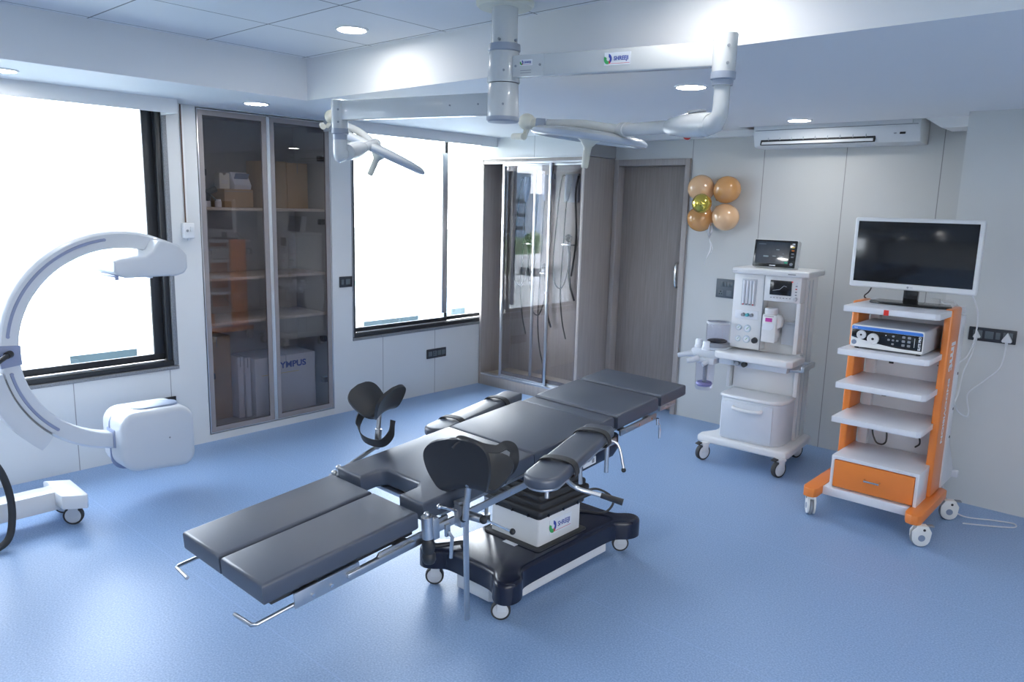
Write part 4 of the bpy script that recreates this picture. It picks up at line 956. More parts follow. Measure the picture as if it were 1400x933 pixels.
# ------------------------------------------------------------------ ceiling surgical light with two heads
sl = thing('surgical_light', 'white ceiling surgical light with a thick column and two lamp heads on jointed arms', 'surgical light', (-2.36, 2.535, ZC))
I = Matrix.Translation((2.36, -2.535, -ZC))
px, py = -2.36, 2.535
M_collar = mat('slate_collar', (0.30, 0.34, 0.42), 0.35, var=0.03)
MB().lathe([(0, ZC), (0.125, ZC), (0.125, ZC - 0.012), (0.115, ZC - 0.022), (0.06, ZC - 0.024), (0, ZC - 0.024)], I @ Matrix.Translation((px, py, 0)), 40).build('ceiling_flange', M_cream, sl)
cm = MB().cyl((px, py, ZC - 0.02), (px, py, 2.43), 0.057, None, 40, True, I).build('column', M_lamp_white, sl)
for a in (-1.2, 0.1, 2.2): MB().cyl((px + 0.055 * math.cos(a), py + 0.055 * math.sin(a), 2.448), (px + 0.066 * math.cos(a), py + 0.066 * math.sin(a), 2.448), 0.006, None, 12, True, I).build('set_screw', M_gray_ink, cm)
MB().lathe([(0.0, 2.435), (0.070, 2.435), (0.071, 2.425), (0.071, 2.408), (0.066, 2.404), (0, 2.404)], I @ Matrix.Translation((px, py, 0)), 40).build('collar', M_collar, sl)
for (a, c) in ((2.404, 2.275), (2.272, 2.128)):
    h_ = MB().lathe([(0, a), (0.064, a), (0.066, a - 0.004), (0.071, c + 0.004), (0.070, c), (0, c)], I @ Matrix.Translation((px, py, 0)), 40).build('swivel_housing', M_lamp_white, sl)
    MB().cyl((px + 0.046, py - 0.050, (a + c) / 2 - 0.02), (px + 0.050, py - 0.055, (a + c) / 2 - 0.02), 0.005, None, 12, True, I).build('set_screw', M_gray_ink, h_)
MB().lathe([(0, 2.132), (0.072, 2.132), (0.072, 2.116), (0.066, 2.110), (0, 2.110)], I @ Matrix.Translation((px, py, 0)), 40).build('collar', M_collar, sl)
def beam(p0, p1, w, h):
    p0 = Vector(p0); p1 = Vector(p1); d = p1 - p0
    M = I @ frameM((p0 + p1) / 2, d, Vector((-d.y, d.x, 0)))
    return M, d.length
def arm(p0, p1, w, h):
    M, L = beam(p0, p1, w, h); return MB().box((0, 0, 0), (L, w, h), 0.006, M).build('extension_arm', M_lamp_white, sl), M, L
RP = Vector((-1.38, 2.66, 0)); LP = Vector((-3.315, 2.352, 0))
a_, M_, L_ = arm((px + 0.03, py, 2.338), (RP.x, RP.y, 2.312), 0.045, 0.088)
fr = lambda dx, dz: M_ @ Matrix.Translation((dx, -0.0232, dz)) @ Matrix.Rotation(PI / 2, 4, 'X')
logo(a_, fr(-L_ / 2 + 0.535, 0.004), 0.115, 0.048)
q = MB().box((0, 0, 0), (0.155, 0.088, 0.0015), 0, fr(-L_ / 2 + 0.115, 0)); cp = q.build('cover_plate', M_lamp_white, a_)
logo(cp, fr(-L_ / 2 + 0.105, 0.012) @ Matrix.Translation((0, 0, 0.0012)), 0.062, 0.024)
for k in (-0.02, -0.030): MB().box((0, 0, 0), (0.055, 0.0025, 0.0006), 0, fr(-L_ / 2 + 0.105, k) @ Matrix.Translation((0, 0, 0.0012))).build('rating_print', M_gray_ink, cp)
for dx in (0.052, 0.175): MB().cyl((0, 0, 0), (0, 0, 0.004), 0.005, None, 12, True, fr(-L_ / 2 + dx, 0)).build('screw', M_gray_ink, cp)
b_, M_, L_ = arm((px - 0.03, py, 2.190), (LP.x, LP.y, 2.198), 0.045, 0.095)
for dx in (0.09, 0.245): MB().cyl((0, 0, 0), (0, 0, 0.004), 0.004, None, 12, True, M_ @ Matrix.Translation((L_ / 2 - (L_ - dx) - 0.0, 0.0232, 0)) @ Matrix.Rotation(-PI / 2, 4, 'X')).build('screw', M_gray_ink, b_)
def post(P, zt, zc0, zc1, zb, R):
    T = I @ Matrix.Translation((P.x, P.y, 0))
    o = MB().lathe([(0, zt), (R - 0.004, zt), (R, zt - 0.004), (R - 0.002, zc0), (0, zc0)], T, 36).build('arm_post', M_lamp_white, sl)
    for z in (zt - 0.05, zt - 0.11): MB().cyl((P.x + R * 0.69, P.y - R * 0.72, z), (P.x + R * 0.74, P.y - R * 0.78, z), 0.0055, None, 12, True, I).build('set_screw', M_gray_ink, o)
    MB().lathe([(0, zc0 + 0.004), (R + 0.001, zc0 + 0.004), (R + 0.001, zc0 - 0.02), (R - 0.006, zc0 - 0.024), (R - 0.007, zc1), (0, zc1)], T, 36).build('collar', M_collar, sl)
    return T
post(RP, 2.384, 2.244, 2.202, 2.095, 0.044)
post(LP, 2.250, 2.106, 2.055, 1.955, 0.042)
q = MB(); q.tube([(RP.x, RP.y, 2.203), (RP.x, RP.y, 2.135), (RP.x - 0.002, RP.y, 2.10), (RP.x - 0.02, RP.y + 0.005, 2.072), (RP.x - 0.07, RP.y + 0.02, 2.063)], [0.029, 0.029, 0.031, 0.037, 0.040], 28, True, I)
q.build('elbow', M_lamp_white, sl, 60)
J = Vector((-2.027, 2.974, 2.100)); E0 = Vector((RP.x - 0.04, RP.y + 0.01, 2.068)); dd = (J - E0).normalized()
q = MB(); q.tube([E0, E0 + dd * 0.06, E0 + dd * 0.16, E0 + dd * 0.27, E0 + dd * 0.285], [0.040, 0.048, 0.046, 0.034, 0.030], 28, True, I)
cv = q.build('spring_arm_cover', M_lamp_white, sl, 60)
s_ = Vector((0.62, -0.75, 0.0)); cpos = E0 + dd * 0.07 + s_ * 0.047
logo_disc = MB().cyl(cpos - s_ * 0.004, cpos + s_ * 0.003, 0.022, None, 28, True, I).build('emblem_disc', M_decal, cv)
Mx = I @ frameM(cpos + s_ * 0.0035, (0.75, 0.62, 0), (0, 0, 1))
MB().prism([(0.004, 0.012), (0.010, 0.004), (0.008, -0.008), (0.0, -0.013), (0.003, -0.002)], 0, 0.0008, 0, Mx).build('emblem_blue', M_blue_ink, logo_disc)
MB().prism([(-0.008, 0.006), (-0.009, -0.006), (-0.002, -0.013), (-0.002, -0.004)], 0, 0.0008, 0, Mx).build('emblem_green', M_green_ink, logo_disc)
MB().box((RP.x - 0.12, RP.y + 0.04, 2.121), (0.085, 0.03, 0.010), 0.003, I, rot=(0, 0, 2.7)).build('brake_pad', M_gray_ink, cv)
MB().tube([E0 + dd * 0.27, J], 0.027, 24, True, I).build('spring_arm', M_lamp_white, sl, 60)
q = MB(); q.sph(J - dd * 0.0, 0.034, I, 24).cyl(J - dd * 0.05, J - dd * 0.018, 0.034, None, 28, True, I); q.build('arm_joint', M_lamp_white, sl, 60)
M_lens = mat('lamp_lens', (0.30, 0.31, 0.34), 0.12, var=0.05, scale=12, coat=0.5)
M_rimgray = mat('lamp_rim_grey', (0.45, 0.50, 0.58), 0.32, var=0.03)
M_reflector = mat('lamp_reflector', (0.70, 0.69, 0.68), 0.10, 1.0, var=0.05)
def lamp_head(c, n, r, K0, K1, side):
    # c centre, n direction of the light; K0, K1 ends of the yoke
    n = Vector(n).normalized(); Q = I @ Matrix.Translation(c) @ (-n).to_track_quat('Z', 'Y').to_matrix().to_4x4()
    q = MB(); q.lathe([(0, 0.026), (0.10, 0.025), (r * 0.7, 0.019), (r * 0.92, 0.010), (r * 0.985, 0.0), (r, -0.012), (r * 0.985, -0.024), (r * 0.93, -0.031), (r * 0.83, -0.030), (r * 0.80, -0.020), (r * 0.79, -0.010)], Q, 64)
    h = q.build('lamp_head', M_lamp_white, sl, 60)
    MB().lathe([(r * 0.99, -0.002), (r * 1.008, -0.010), (r * 1.002, -0.020), (r * 0.985, -0.024)], Q, 64).build('rim_band', M_rimgray, h, 60)
    MB().lathe([(0, -0.012), (r * 0.3, -0.012), (r * 0.80, -0.016)], Q, 64).build('lens', M_lens, h, 60)
    for ring, cnt in ((0.30, 8), (0.48, 14), (0.66, 20)):
        for k in range(cnt):
            a = 2 * PI * k / cnt + ring
            MB().lathe([(0, -0.0185), (0.011, -0.018), (0.013, -0.013), (0, -0.0125)], Q @ Matrix.Translation((r * ring * math.cos(a), r * ring * math.sin(a), 0)), 10).build('led_reflector', M_reflector, h)
    q = MB(); q.lathe([(0, -0.010), (0.056, -0.012), (0.058, -0.022), (0.042, -0.030), (0.030, -0.046), (0.021, -0.056), (0.0185, -0.072), (0.0175, -0.150), (0.014, -0.157), (0, -0.158)], Q, 30)
    q.build('sterile_handle', M_cream, h, 50)
    # yoke bar over the back of the head
    K0 = Vector(K0); K1 = Vector(K1); mid = (K0 + K1) / 2 - n * 0.012
    MB().tube([K0, K0 + (mid - K0) * 0.4, mid, K1 + (mid - K1) * 0.4, K1], 0.021, 20, True, I, 6).build('yoke', M_lamp_white, sl, 60)
    e = (K1 - K0).normalized()
    MB().box((0, 0, 0), (0.055, 0.05, 0.06), 0.008, I @ frameM(K1, e, n)).build('yoke_clamp', M_collar, sl)
    s = n.cross(e)
    q = MB(); q.tube([K1 + e * 0.02, K1 + e * 0.075], 0.026, 20, True, I).sph(K1 + e * 0.085 - n * 0.004, 0.042, I, 24, (1, 1, 0.95)); q.build('end_cap', M_cream, sl, 60)
    G = K1 + e * 0.075 + n * 0.02
    q = MB(); q.tube([G, G + e * 0.015 + n * 0.045], 0.013, 14, True, I).tube([G + e * 0.02 + n * 0.048 - s * 0.05 - e * 0.03, G + e * 0.02 + n * 0.05 + s * 0.02 + e * 0.06], 0.0165, 16, True, I)
    q.build('positioning_handle', M_cream, sl, 60)
    return h
r_ax = Vector((0.742, 0.670, 0.025)); w_ax = Vector((-0.657, 0.733, -0.176))
dR = Vector((0.745, 0.667, -0.115)).normalized(); vR = Vector((-0.66, 0.745, 0.062))
nR = dR.cross(vR).normalized(); nR = nR if nR.z < 0 else -nR
lamp_head(Vector((-2.262, 3.048, 2.094)), nR, 0.28, J, (-2.411, 2.871, 2.137), 1)
# left branch
q = MB(); q.tube([(LP.x, LP.y, 2.056), (LP.x, LP.y, 1.995), (LP.x + 0.004, LP.y + 0.004, 1.962), (LP.x + 0.008, LP.y + 0.008, 1.956)], [0.035, 0.036, 0.034, 0.022], 28, True, I).sph((LP.x, LP.y + 0.005, 1.988), 0.040, I, 24)
q.build('elbow', M_lamp_white, sl, 60)
E1 = Vector((LP.x + 0.01, LP.y + 0.05, 2.0)); A1 = Vector((-3.512, 2.727, 2.068)); d1 = (A1 - E1).normalized()
q = MB(); q.tube([E1 - d1 * 0.03, E1 + d1 * 0.05, E1 + d1 * 0.14, E1 + d1 * 0.20], [0.040, 0.045, 0.040, 0.028], 28, True, I); q.build('spring_arm_cover', M_lamp_white, sl, 60)
MB().tube([E1 + d1 * 0.15, A1], 0.026, 24, True, I).build('spring_arm', M_lamp_white, sl, 60)
q = MB(); q.cyl(A1 - d1 * 0.012, A1 + d1 * 0.012, 0.031, None, 28, True, I).sph(A1, 0.028, I, 20); q.build('arm_joint', M_lamp_white, sl, 60)
cL = Vector((-3.61, 2.84, 2.046)); dL = Vector((0.43, 0.33, -0.234)).normalized(); vL = Vector((-0.784, 0.617, 0.050)).normalized()
nL = dL.cross(vL).normalized(); nL = nL if nL.z < 0 else -nL
lamp_head(cL, nL, 0.285, A1, cL - dL * 0.275 - nL * 0.045, -1)

# ------------------------------------------------------------------ anaesthesia machine
M_am = mat('machine_white', (0.72, 0.73, 0.74), 0.33, var=0.015, scale=6, coat=0.15)
M_amgray = mat('machine_grey', (0.56, 0.60, 0.66), 0.4, var=0.02)
M_screen = mat('dark_screen', (0.030, 0.040, 0.055), 0.15, var=0.25, scale=30, coat=0.4)
M_acryl = glass('clear_acrylic', (0.86, 0.86, 0.92), 1.0, 1.5)
am = thing('anaesthesia_machine', 'white wheeled anaesthesia machine with drawer and work tray against the back wall', 'medical machine', (-2.17, 5.08, 0), math.radians(5))
I = Matrix.Translation((2.17, -5.08, 0))
q = MB(); q.prism([(-2.515, 4.835), (-2.475, 4.825), (-1.93, 4.800), (-1.885, 4.815), (-1.868, 4.85), (-1.868, 5.34), (-1.90, 5.36), (-2.43, 5.36), (-2.46, 5.34), (-2.46, 5.02), (-2.52, 4.90)], 0.118, 0.172, 0.016, I, 3); q.build('base_plate', M_am, am, 40)
I = I @ Matrix.Translation((-2.40, 0, 0)) @ Matrix.Diagonal((0.925, 1, 1, 1)) @ Matrix.Translation((2.40, 0, 0))
q = MB(); q.prism([(-2.375, 5.30), (-2.375, 4.885), (-2.345, 4.862), (-2.10, 4.850), (-1.97, 4.858), (-1.925, 4.895), (-1.905, 4.96), (-1.905, 5.30)], 0.172, 0.465, 0.006, I, 2)
dr = q.build('drawer_cabinet', M_amgray, am, 50)
q = MB(); q.prism([(-2.385, 5.10), (-2.385, 4.880), (-2.35, 4.852), (-2.10, 4.838), (-1.965, 4.846), (-1.915, 4.888), (-1.895, 4.96), (-1.895, 5.10)], 0.465, 0.492, 0.010, I, 3); q.build('cabinet_top', M_am, am, 40)
q = MB(); q.b2((-2.355, 4.846, 0.19), (-1.97, 4.856, 0.448), 0.004, I); dw = q.build('drawer', M_amgray, dr)
q = MB(); q.tube([(-2.265, 4.850, 0.412), (-2.255, 4.828, 0.405), (-2.16, 4.822, 0.400), (-2.065, 4.828, 0.405), (-2.055, 4.850, 0.412)], 0.012, 14, True, I, 5); q.build('drawer_handle', M_am, dw, 60)
q = MB(); q.b2((-2.395, 5.12, 0.17), (-1.885, 5.34, 1.32), 0.006, I); q.b2((-2.43, 5.08, 0.49), (-2.405, 5.34, 0.80), 0.003, I); q.b2((-1.915, 5.08, 0.49), (-1.885, 5.34, 0.80), 0.003, I); q.build('column', M_am, am)
for yy in (5.135, 5.215): MB().b2((-1.8865, yy, 0.19), (-1.882, yy + 0.012, 1.30), 0.001, I).build('side_rail', M_lightgray, am)
# upper body: left gas panel, right bay with the ventilator display above it
q = MB(); q.b2((-2.398, 5.01, 0.80), (-2.168, 5.13, 1.325), 0.004, I); gp = q.build('gas_panel', M_am, am)
q = MB(); q.b2((-2.166, 5.005, 1.150), (-1.900, 5.13, 1.325), 0.005, I); vp = q.build('ventilator_panel', M_am, am)
q = MB(); q.b2((-1.925, 5.02, 0.80), (-1.896, 5.13, 1.15), 0.003, I); q.build('bay_side', M_am, am)
q = MB(); q.b2((-2.405, 4.965, 1.325), (-1.838, 5.345, 1.366), 0.012, I, 3); tp = q.build('top_shelf', M_am, am, 40)
MB().box((-2.385, 4.9645, 1.343), (0.045, 0.001, 0.005), 0, I).build('print', M_lightgray, tp); MB().box((-1.960, 4.9645, 1.343), (0.055, 0.001, 0.007), 0, I).build('print', M_gray_ink, tp)
q = MB(); q.b2((-2.335, 5.006, 1.105), (-2.222, 5.012, 1.290), 0.003, I); fl = q.build('flowmeter_window', M_lightgray, gp)
for k in range(4): MB().cyl((-2.315 + 0.025 * k, 5.001, 1.118), (-2.315 + 0.025 * k, 5.001, 1.278), 0.008, None, 14, True, I).build('flow_tube', M_decal, fl)
for k, m in enumerate((M_red_ink, M_gray_ink, M_gray_ink, M_red_ink)): MB().cyl((-2.315 + 0.025 * k, 4.996, 1.113), (-2.315 + 0.025 * k, 5.004, 1.113), 0.005, None, 10, True, I).build('float_mark', m, fl)
q = MB(); q.b2((-2.372, 5.005, 1.010), (-2.195, 5.011, 1.070), 0.002, I); kp = q.build('knob_recess', M_decal, gp)
for k, m in enumerate((M_gray_ink, mat('teal_knob', (0.10, 0.45, 0.50), 0.4), M_gray_ink)): MB().cyl((-2.305 + 0.032 * k, 5.006, 1.040), (-2.305 + 0.032 * k, 4.978, 1.040), 0.013, 0.011, 18, True, I).build('flow_knob', m, kp)
M_dial = mat('dial_face', (0.50, 0.60, 0.68), 0.3)
for (x, z, r) in ((-2.335, 0.945, 0.021), (-2.268, 0.943, 0.027), (-2.335, 0.866, 0.021), (-2.270, 0.868, 0.027)):
    g_ = MB().lathe([(0, -0.006), (r * 0.85, -0.006), (r, -0.010), (r, 0)], I @ Matrix.Translation((x, 5.01, z)) @ Matrix.Rotation(-PI / 2, 4, 'X') @ Matrix.Rotation(PI, 4, 'X') @ Matrix.Rotation(PI, 4, 'X'), 26)
    g_ = MB().cyl((x, 5.012, z), (x, 5.000, z), r, r * 0.93, 26, True, I).build('pressure_gauge', M_dial, gp)
    MB().cyl((x, 5.001, z), (x, 4.9985, z), r * 0.72, None, 24, True, I).build('gauge_face', M_decal, g_)
    MB().box((x + r * 0.15, 4.998, z + r * 0.15), (r * 0.9, 0.001, r * 0.12), 0, I, rot=(0, -0.8, 0)).build('needle', M_green_ink, g_)
MB().cyl((-2.205, 5.012, 0.866), (-2.205, 4.985, 0.866), 0.022, 0.019, 22, True, I).build('oxygen_flush', M_black, gp)
MB().b2((-2.168, 5.004, 0.80), (-2.165, 5.014, 1.325), 0, I).build('panel_gap', M_gray_ink, gp)
q = MB(); q.b2((-2.122, 4.998, 1.196), (-1.965, 5.006, 1.296), 0.003, I); vs = q.build('ventilator_screen', M_blackgloss, vp)
q = MB(); q.tube([(-2.10, 4.9972, 1.225), (-2.05, 4.9972, 1.235), (-2.02, 4.9972, 1.262), (-2.0, 4.9972, 1.256)], 0.0012, 6, True, I); q.build('screen_trace', M_decal, vs)
MB().box((-1.962, 4.996, 1.292), (0.010, 0.006, 0.008), 0.001, I).build('alarm_lamp', M_red, vp)
for k in range(7): MB().box((-2.11 + 0.023 * k, 5.001, 1.178), (0.010, 0.006, 0.005), 0.001, I).build('soft_key', M_gray_ink, vp)
for k, m in enumerate((M_decal, M_gray_ink, M_red_ink, M_gray_ink, M_gray_ink)): MB().box((-1.932, 5.001, 1.285 - 0.020 * k), (0.012, 0.006, 0.007), 0.001, I).build('button', m, vp)
MB().cyl((-1.932, 5.006, 1.178), (-1.932, 4.984, 1.178), 0.013, 0.012, 20, True, I).build('rotary_knob', M_lightgray, vp)
# vaporiser hanging in the bay
q = MB(); q.b2((-2.150, 4.970, 0.868), (-2.045, 5.06, 1.062), 0.010, I).prism([(-2.155, 1.06), (-2.04, 1.06), (-2.02, 1.03), (-2.02, 0.98), (-2.045, 0.96), (-2.045, 0.90), (-2.155, 0.90)], 5.0, 5.075, 0.006, I @ Matrix(((1, 0, 0, 0), (0, 0, 1, 0), (0, 1, 0, 0), (0, 0, 0, 1))))
va = q.build('vaporiser', M_am, am, 40)
MB().lathe([(0, 1.062), (0.044, 1.062), (0.048, 1.070), (0.048, 1.098), (0.042, 1.104), (0, 1.104)], I @ Matrix.Translation((-2.10, 5.015, 0)), 28).build('dial_cap', M_am, va)
MB().box((-2.10, 4.9695, 1.025), (0.050, 0.002, 0.026), 0, I).build('magenta_label', mat('magenta_label', (0.55, 0.06, 0.35), 0.4), va)
MB().box((-2.10, 4.9695, 1.050), (0.07, 0.001, 0.004), 0, I).build('print', M_gray_ink, va)
MB().prism([(-2.14, 0.955), (-2.075, 0.955), (-2.06, 0.975), (-2.06, 1.00), (-2.14, 1.00)], 4.966, 4.971, 0, I @ Matrix(((1, 0, 0, 0), (0, 0, 1, 0), (0, 1, 0, 0), (0, 0, 0, 1)))).build('window', M_decal, va)
q = MB(); q.b2((-2.04, 5.07, 0.995), (-1.93, 5.085, 1.010), 0.002, I).cyl((-2.015, 5.078, 1.008), (-2.015, 5.078, 1.024), 0.007, None, 12, True, I).cyl((-1.945, 5.078, 1.008), (-1.945, 5.078, 1.024), 0.007, None, 12, True, I)
q.build('mount_bar', M_steel, am)
MB().b2((-2.035, 5.085, 0.85), (-1.925, 5.095, 1.0), 0.002, I).build('bay_plate', M_amgray, am)
# work tray
q = MB(); q.prism([(-2.445, 5.08), (-2.455, 4.88), (-2.425, 4.845), (-1.895, 4.812), (-1.858, 4.840), (-1.852, 5.08)], 0.735, 0.785, 0.012, I, 3); q.build('work_tray', M_am, am, 40)
q = MB(); q.prism([(-2.425, 5.08), (-2.425, 4.90), (-1.905, 4.865), (-1.885, 5.08)], 0.690, 0.736, 0.006, I); q.build('tray_skirt', M_amgray, am)
q = MB(); q.cyl((-2.27, 4.885, 0.715), (-2.27, 4.855, 0.715), 0.016, None, 18, True, I).build('gas_outlet', M_gray_ink, am)
q = MB(); q.cyl((-2.215, 4.88, 0.715), (-2.215, 4.85, 0.715), 0.019, None, 18, True, I); q.build('gas_outlet', M_black, am)
q = MB(); q.cyl((-2.305, 4.89, 0.716), (-2.305, 4.862, 0.716), 0.012, None, 16, True, I); q.build('outlet_nut', M_steel, am)
q = MB(); q.tube([(-1.885, 4.88, 0.712), (-1.80, 4.875, 0.722), (-1.795, 5.12, 0.735), (-1.885, 5.12, 0.735)], 0.009, 10, True, I).b2((-1.808, 4.87, 0.715), (-1.785, 5.12, 0.752), 0.003, I); q.build('side_handle', M_steel, am)
MB().cyl((-2.395, 4.8505, 0.762), (-2.395, 4.8485, 0.762), 0.008, None, 14, True, I).build('maker_badge', M_gray_ink, am)
# absorber with bellows dome and canister
q = MB(); q.b2((-2.655, 4.89, 0.715), (-2.43, 5.06, 0.775), 0.015, I).b2((-2.60, 4.86, 0.675), (-2.45, 4.99, 0.72), 0.012, I).b2((-2.47, 4.97, 0.69), (-2.40, 5.10, 0.76), 0.006, I)
q.prism(rrect(0.20, 0.20, 0.05, 5, -2.49, 5.0), 0.775, 0.795, 0.005, I)
q.tube([(-2.63, 4.92, 0.735), (-2.69, 4.88, 0.728), (-2.745, 4.865, 0.712)], [0.026, 0.020, 0.016], 14, True, I).tube([(-2.58, 4.87, 0.712), (-2.61, 4.82, 0.70), (-2.64, 4.80, 0.695)], [0.024, 0.019, 0.017], 14, True, I).tube([(-2.50, 4.875, 0.70), (-2.525, 4.83, 0.675)], [0.020, 0.015], 12, True, I)
ab = q.build('breathing_block', M_amgray, am, 40)
for (x, y, r) in ((-2.625, 4.965, 0.028), (-2.535, 4.905, 0.030)): MB().lathe([(0, 0.835), (r * 0.8, 0.833), (r, 0.822), (r, 0.79), (r * 1.15, 0.785), (r * 1.15, 0.772), (0, 0.772)], I @ Matrix.Translation((x, y, 0)), 24).build('valve_dome', M_decal, ab)
MB().lathe([(0, 0.795), (0.090, 0.795), (0.092, 0.80), (0.092, 0.822), (0.084, 0.826), (0, 0.826)], I @ Matrix.Translation((-2.487, 4.985, 0)), 36).build('bellows_ring', M_gray_ink, ab)
MB().lathe([(0.086, 0.826), (0.087, 0.95), (0.084, 0.968), (0.070, 0.976), (0.0, 0.979)], I @ Matrix.Translation((-2.487, 4.985, 0)), 36).build('bellows_dome', M_acryl, ab, 50)
MB().lathe([(0.0875, 0.958), (0.089, 0.962), (0.0875, 0.972), (0.080, 0.974)], I @ Matrix.Translation((-2.487, 4.985, 0)), 36).build('dome_band', M_lightgray, ab)
MB().lathe([(0, 0.828), (0.070, 0.828), (0.074, 0.836), (0.062, 0.842), (0.0, 0.848)], I @ Matrix.Translation((-2.487, 4.985, 0)), 36).build('bellows', M_black, ab)
MB().lathe([(0.070, 0.690), (0.072, 0.66), (0.069, 0.50), (0.060, 0.482), (0.0, 0.480)], I @ Matrix.Translation((-2.545, 4.93, 0)), 36).build('absorber_canister', M_acryl, ab, 50)
q = MB(); q.cyl((-2.545, 4.93, 0.53), (-2.545, 4.93, 0.69), 0.015, 0.019, 16, True, I); q.build('dip_tube', M_gray_ink, ab)
MB().lathe([(0, 0.505), (0.050, 0.505), (0.062, 0.520), (0.055, 0.534), (0.0, 0.530)], I @ Matrix.Translation((-2.545, 4.93, 0)), 30).build('canister_base', mat('violet_sorbent', (0.25, 0.24, 0.45), 0.6), ab)
for (x, y) in ((-2.455, 4.80), (-1.915, 4.79), (-1.955, 5.30), (-2.40, 5.30)):
    castor(am, x + 2.17, y - 5.08, 0.056, 0.034, math.radians(-25), 0.12, M_plastic, M_white, brake=(y < 5))

# patient monitor on top of it
pm = thing('patient_monitor', 'small patient monitor with black screen standing on top of the white machine', 'monitor', (-2.165, 5.09, 1.3665), math.radians(4))
Q = Matrix.Rotation(math.radians(-9), 4, 'X')
q = MB(); q.b2((-0.150, 0.0, 0.006), (0.150, 0.075, 0.200), 0.012, Q, 3).b2((-0.10, 0.02, 0.0), (0.10, 0.11, 0.02), 0.004); q.build('housing', M_am, pm, 40)
MB().b2((-0.146, -0.006, 0.010), (0.146, 0.006, 0.196), 0.006, Q).build('bezel', M_blackgloss, pm)
sc = MB().b2((-0.130, -0.0075, 0.034), (0.100, -0.005, 0.182), 0.0, Q).build('screen', M_screen, pm)
M_numeral = emis('screen_glow', (0.45, 0.60, 0.70), 0.35)
for (x, z, w_, h2) in ((-0.06, 0.082, 0.030, 0.020), (-0.045, 0.082, 0.012, 0.016), (0.0, 0.085, 0.022, 0.010), (0.045, 0.086, 0.02, 0.012), (0.02, 0.130, 0.022, 0.010), (0.06, 0.103, 0.010, 0.012), (-0.09, 0.165, 0.05, 0.004)):
    MB().box((x, -0.0078, z), (w_, 0.0006, h2 * 0.5), 0, Q).build('readout', M_numeral, sc)
MB().box((0.085, -0.0078, 0.045), (0.022, 0.0006, 0.010), 0, Q).build('green_tile', emis('green_tile', (0.05, 0.45, 0.30), 0.5), sc)
for k, m in enumerate((M_decal, M_yellow_ink, M_orange, M_gray_ink, M_gray_ink)): MB().box((0.123, -0.007, 0.172 - 0.022 * k), (0.018, 0.004, 0.008), 0.001, Q).build('key', m, pm)
MB().cyl((0.123, -0.005, 0.036), (0.123, -0.016, 0.034), 0.010, None, 20, True, Q).build('rotary_knob', M_gray_ink, pm)
MB().box((-0.005, -0.0068, 0.021), (0.042, 0.002, 0.007), 0.001, Q).build('maker_mark', M_decal, pm)

# ------------------------------------------------------------------ endoscopy trolley
et = thing('endoscopy_trolley', 'orange and white wheeled trolley with open shelves standing by the right wall', 'trolley', (-1.215, 4.60, 0))
I = Matrix.Translation((1.215, -4.60, 0))
M_shelfw = mat('trolley_white', (0.70, 0.71, 0.75), 0.28, var=0.02, scale=6, coat=0.2)
for s, x in ((-1, -1.500), (1, -0.948)):
    pts = [(x - 0.043, 4.34), (x - 0.030, 4.305), (x, 4.292), (x + 0.030, 4.300), (x + 0.043, 4.325), (x + 0.043, 4.86), (x + 0.02, 4.885), (x - 0.02, 4.885), (x - 0.043, 4.86)]
    MB().prism(pts, 0.118, 0.172, 0.006, I, 2).build('base_foot', M_orange, et)
for s, x in ((-1, -1.450), (1, -0.965)):
    q = MB(); q.b2((x - 0.021, 4.635, 0.172), (x + 0.021, 4.845, 1.252), 0.012, I, 3); po = q.build('upright', M_orange, et)
    if s > 0:
        Mt = I @ frameM((x + 0.0216, 4.735, 0.985), (0, 0.0, -1), (0, 1, 0))
        text('lettering', 'imt', 0.125, Mt, M_decal, po, bold=0.004)
        text('lettering', 'ENDOVISION', 0.052, I @ frameM((x + 0.0216, 4.735, 0.665), (0, 0, -1), (0, 1, 0)), M_decal, po, bold=0.0012, sx=1.22)
q = MB(); q.b2((-1.457, 4.405, 0.118), (-0.992, 4.86, 0.168), 0.003, I); q.build('platform', M_shelfw, et)
q = MB(); z0, z1 = 0.168, 0.362; x0, x1 = -1.430, -0.962
q.b2((x0, 4.425, z0), (x0 + 0.018, 4.63, z1), 0.002, I).b2((x1 - 0.018, 4.425, z0), (x1, 4.63, z1), 0.002, I).b2((x0 + 0.001, 4.424, z1 - 0.020), (x1 - 0.001, 4.82, z1 + 0.001), 0.003, I).b2((x0 + 0.018, 4.60, z0), (x1 - 0.018, 4.625, z1 - 0.02), 0, I)
db = q.build('drawer_box', M_shelfw, et)
d_ = MB().b2((x0 + 0.020, 4.418, z0 + 0.012), (x1 - 0.020, 4.60, z1 - 0.024), 0.002, I).build('drawer', M_orange, db)
q = MB(); q.tube([(-1.235, 4.419, 0.262), (-1.235, 4.400, 0.258), (-1.155, 4.400, 0.258), (-1.155, 4.419, 0.262)], 0.0055, 10, True, I); q.build('drawer_handle', M_chrome, d_)
for z, yf, yb in ((1.246, 4.395, 4.93), (1.004, 4.36, 4.82), (0.806, 4.385, 4.82), (0.606, 4.375, 4.82)):
    xa, xb_ = (-1.440, -0.955) if z > 1.2 else (-1.438, -0.972)
    q = MB(); q.prism([(xa, yf), (xb_ - 0.02, yf), (xb_, yf + 0.02), (xb_, 4.634), (-0.987, 4.634), (-0.987, yb), (-1.428, yb), (-1.428, 4.634), (xa, 4.634)] if z < 1.2 else [(xa, yf), (xb_ - 0.02, yf), (xb_, yf + 0.02), (xb_ + 0.01, yb), (-1.44, yb)], z - 0.034, z, 0.003, I)
    sh = q.build('shelf', M_shelfw, et)
    if z > 1.2: MB().box((-1.215, 4.393, 1.226), (0.026, 0.006, 0.030), 0.002, I).build('power_switch', M_red, sh)
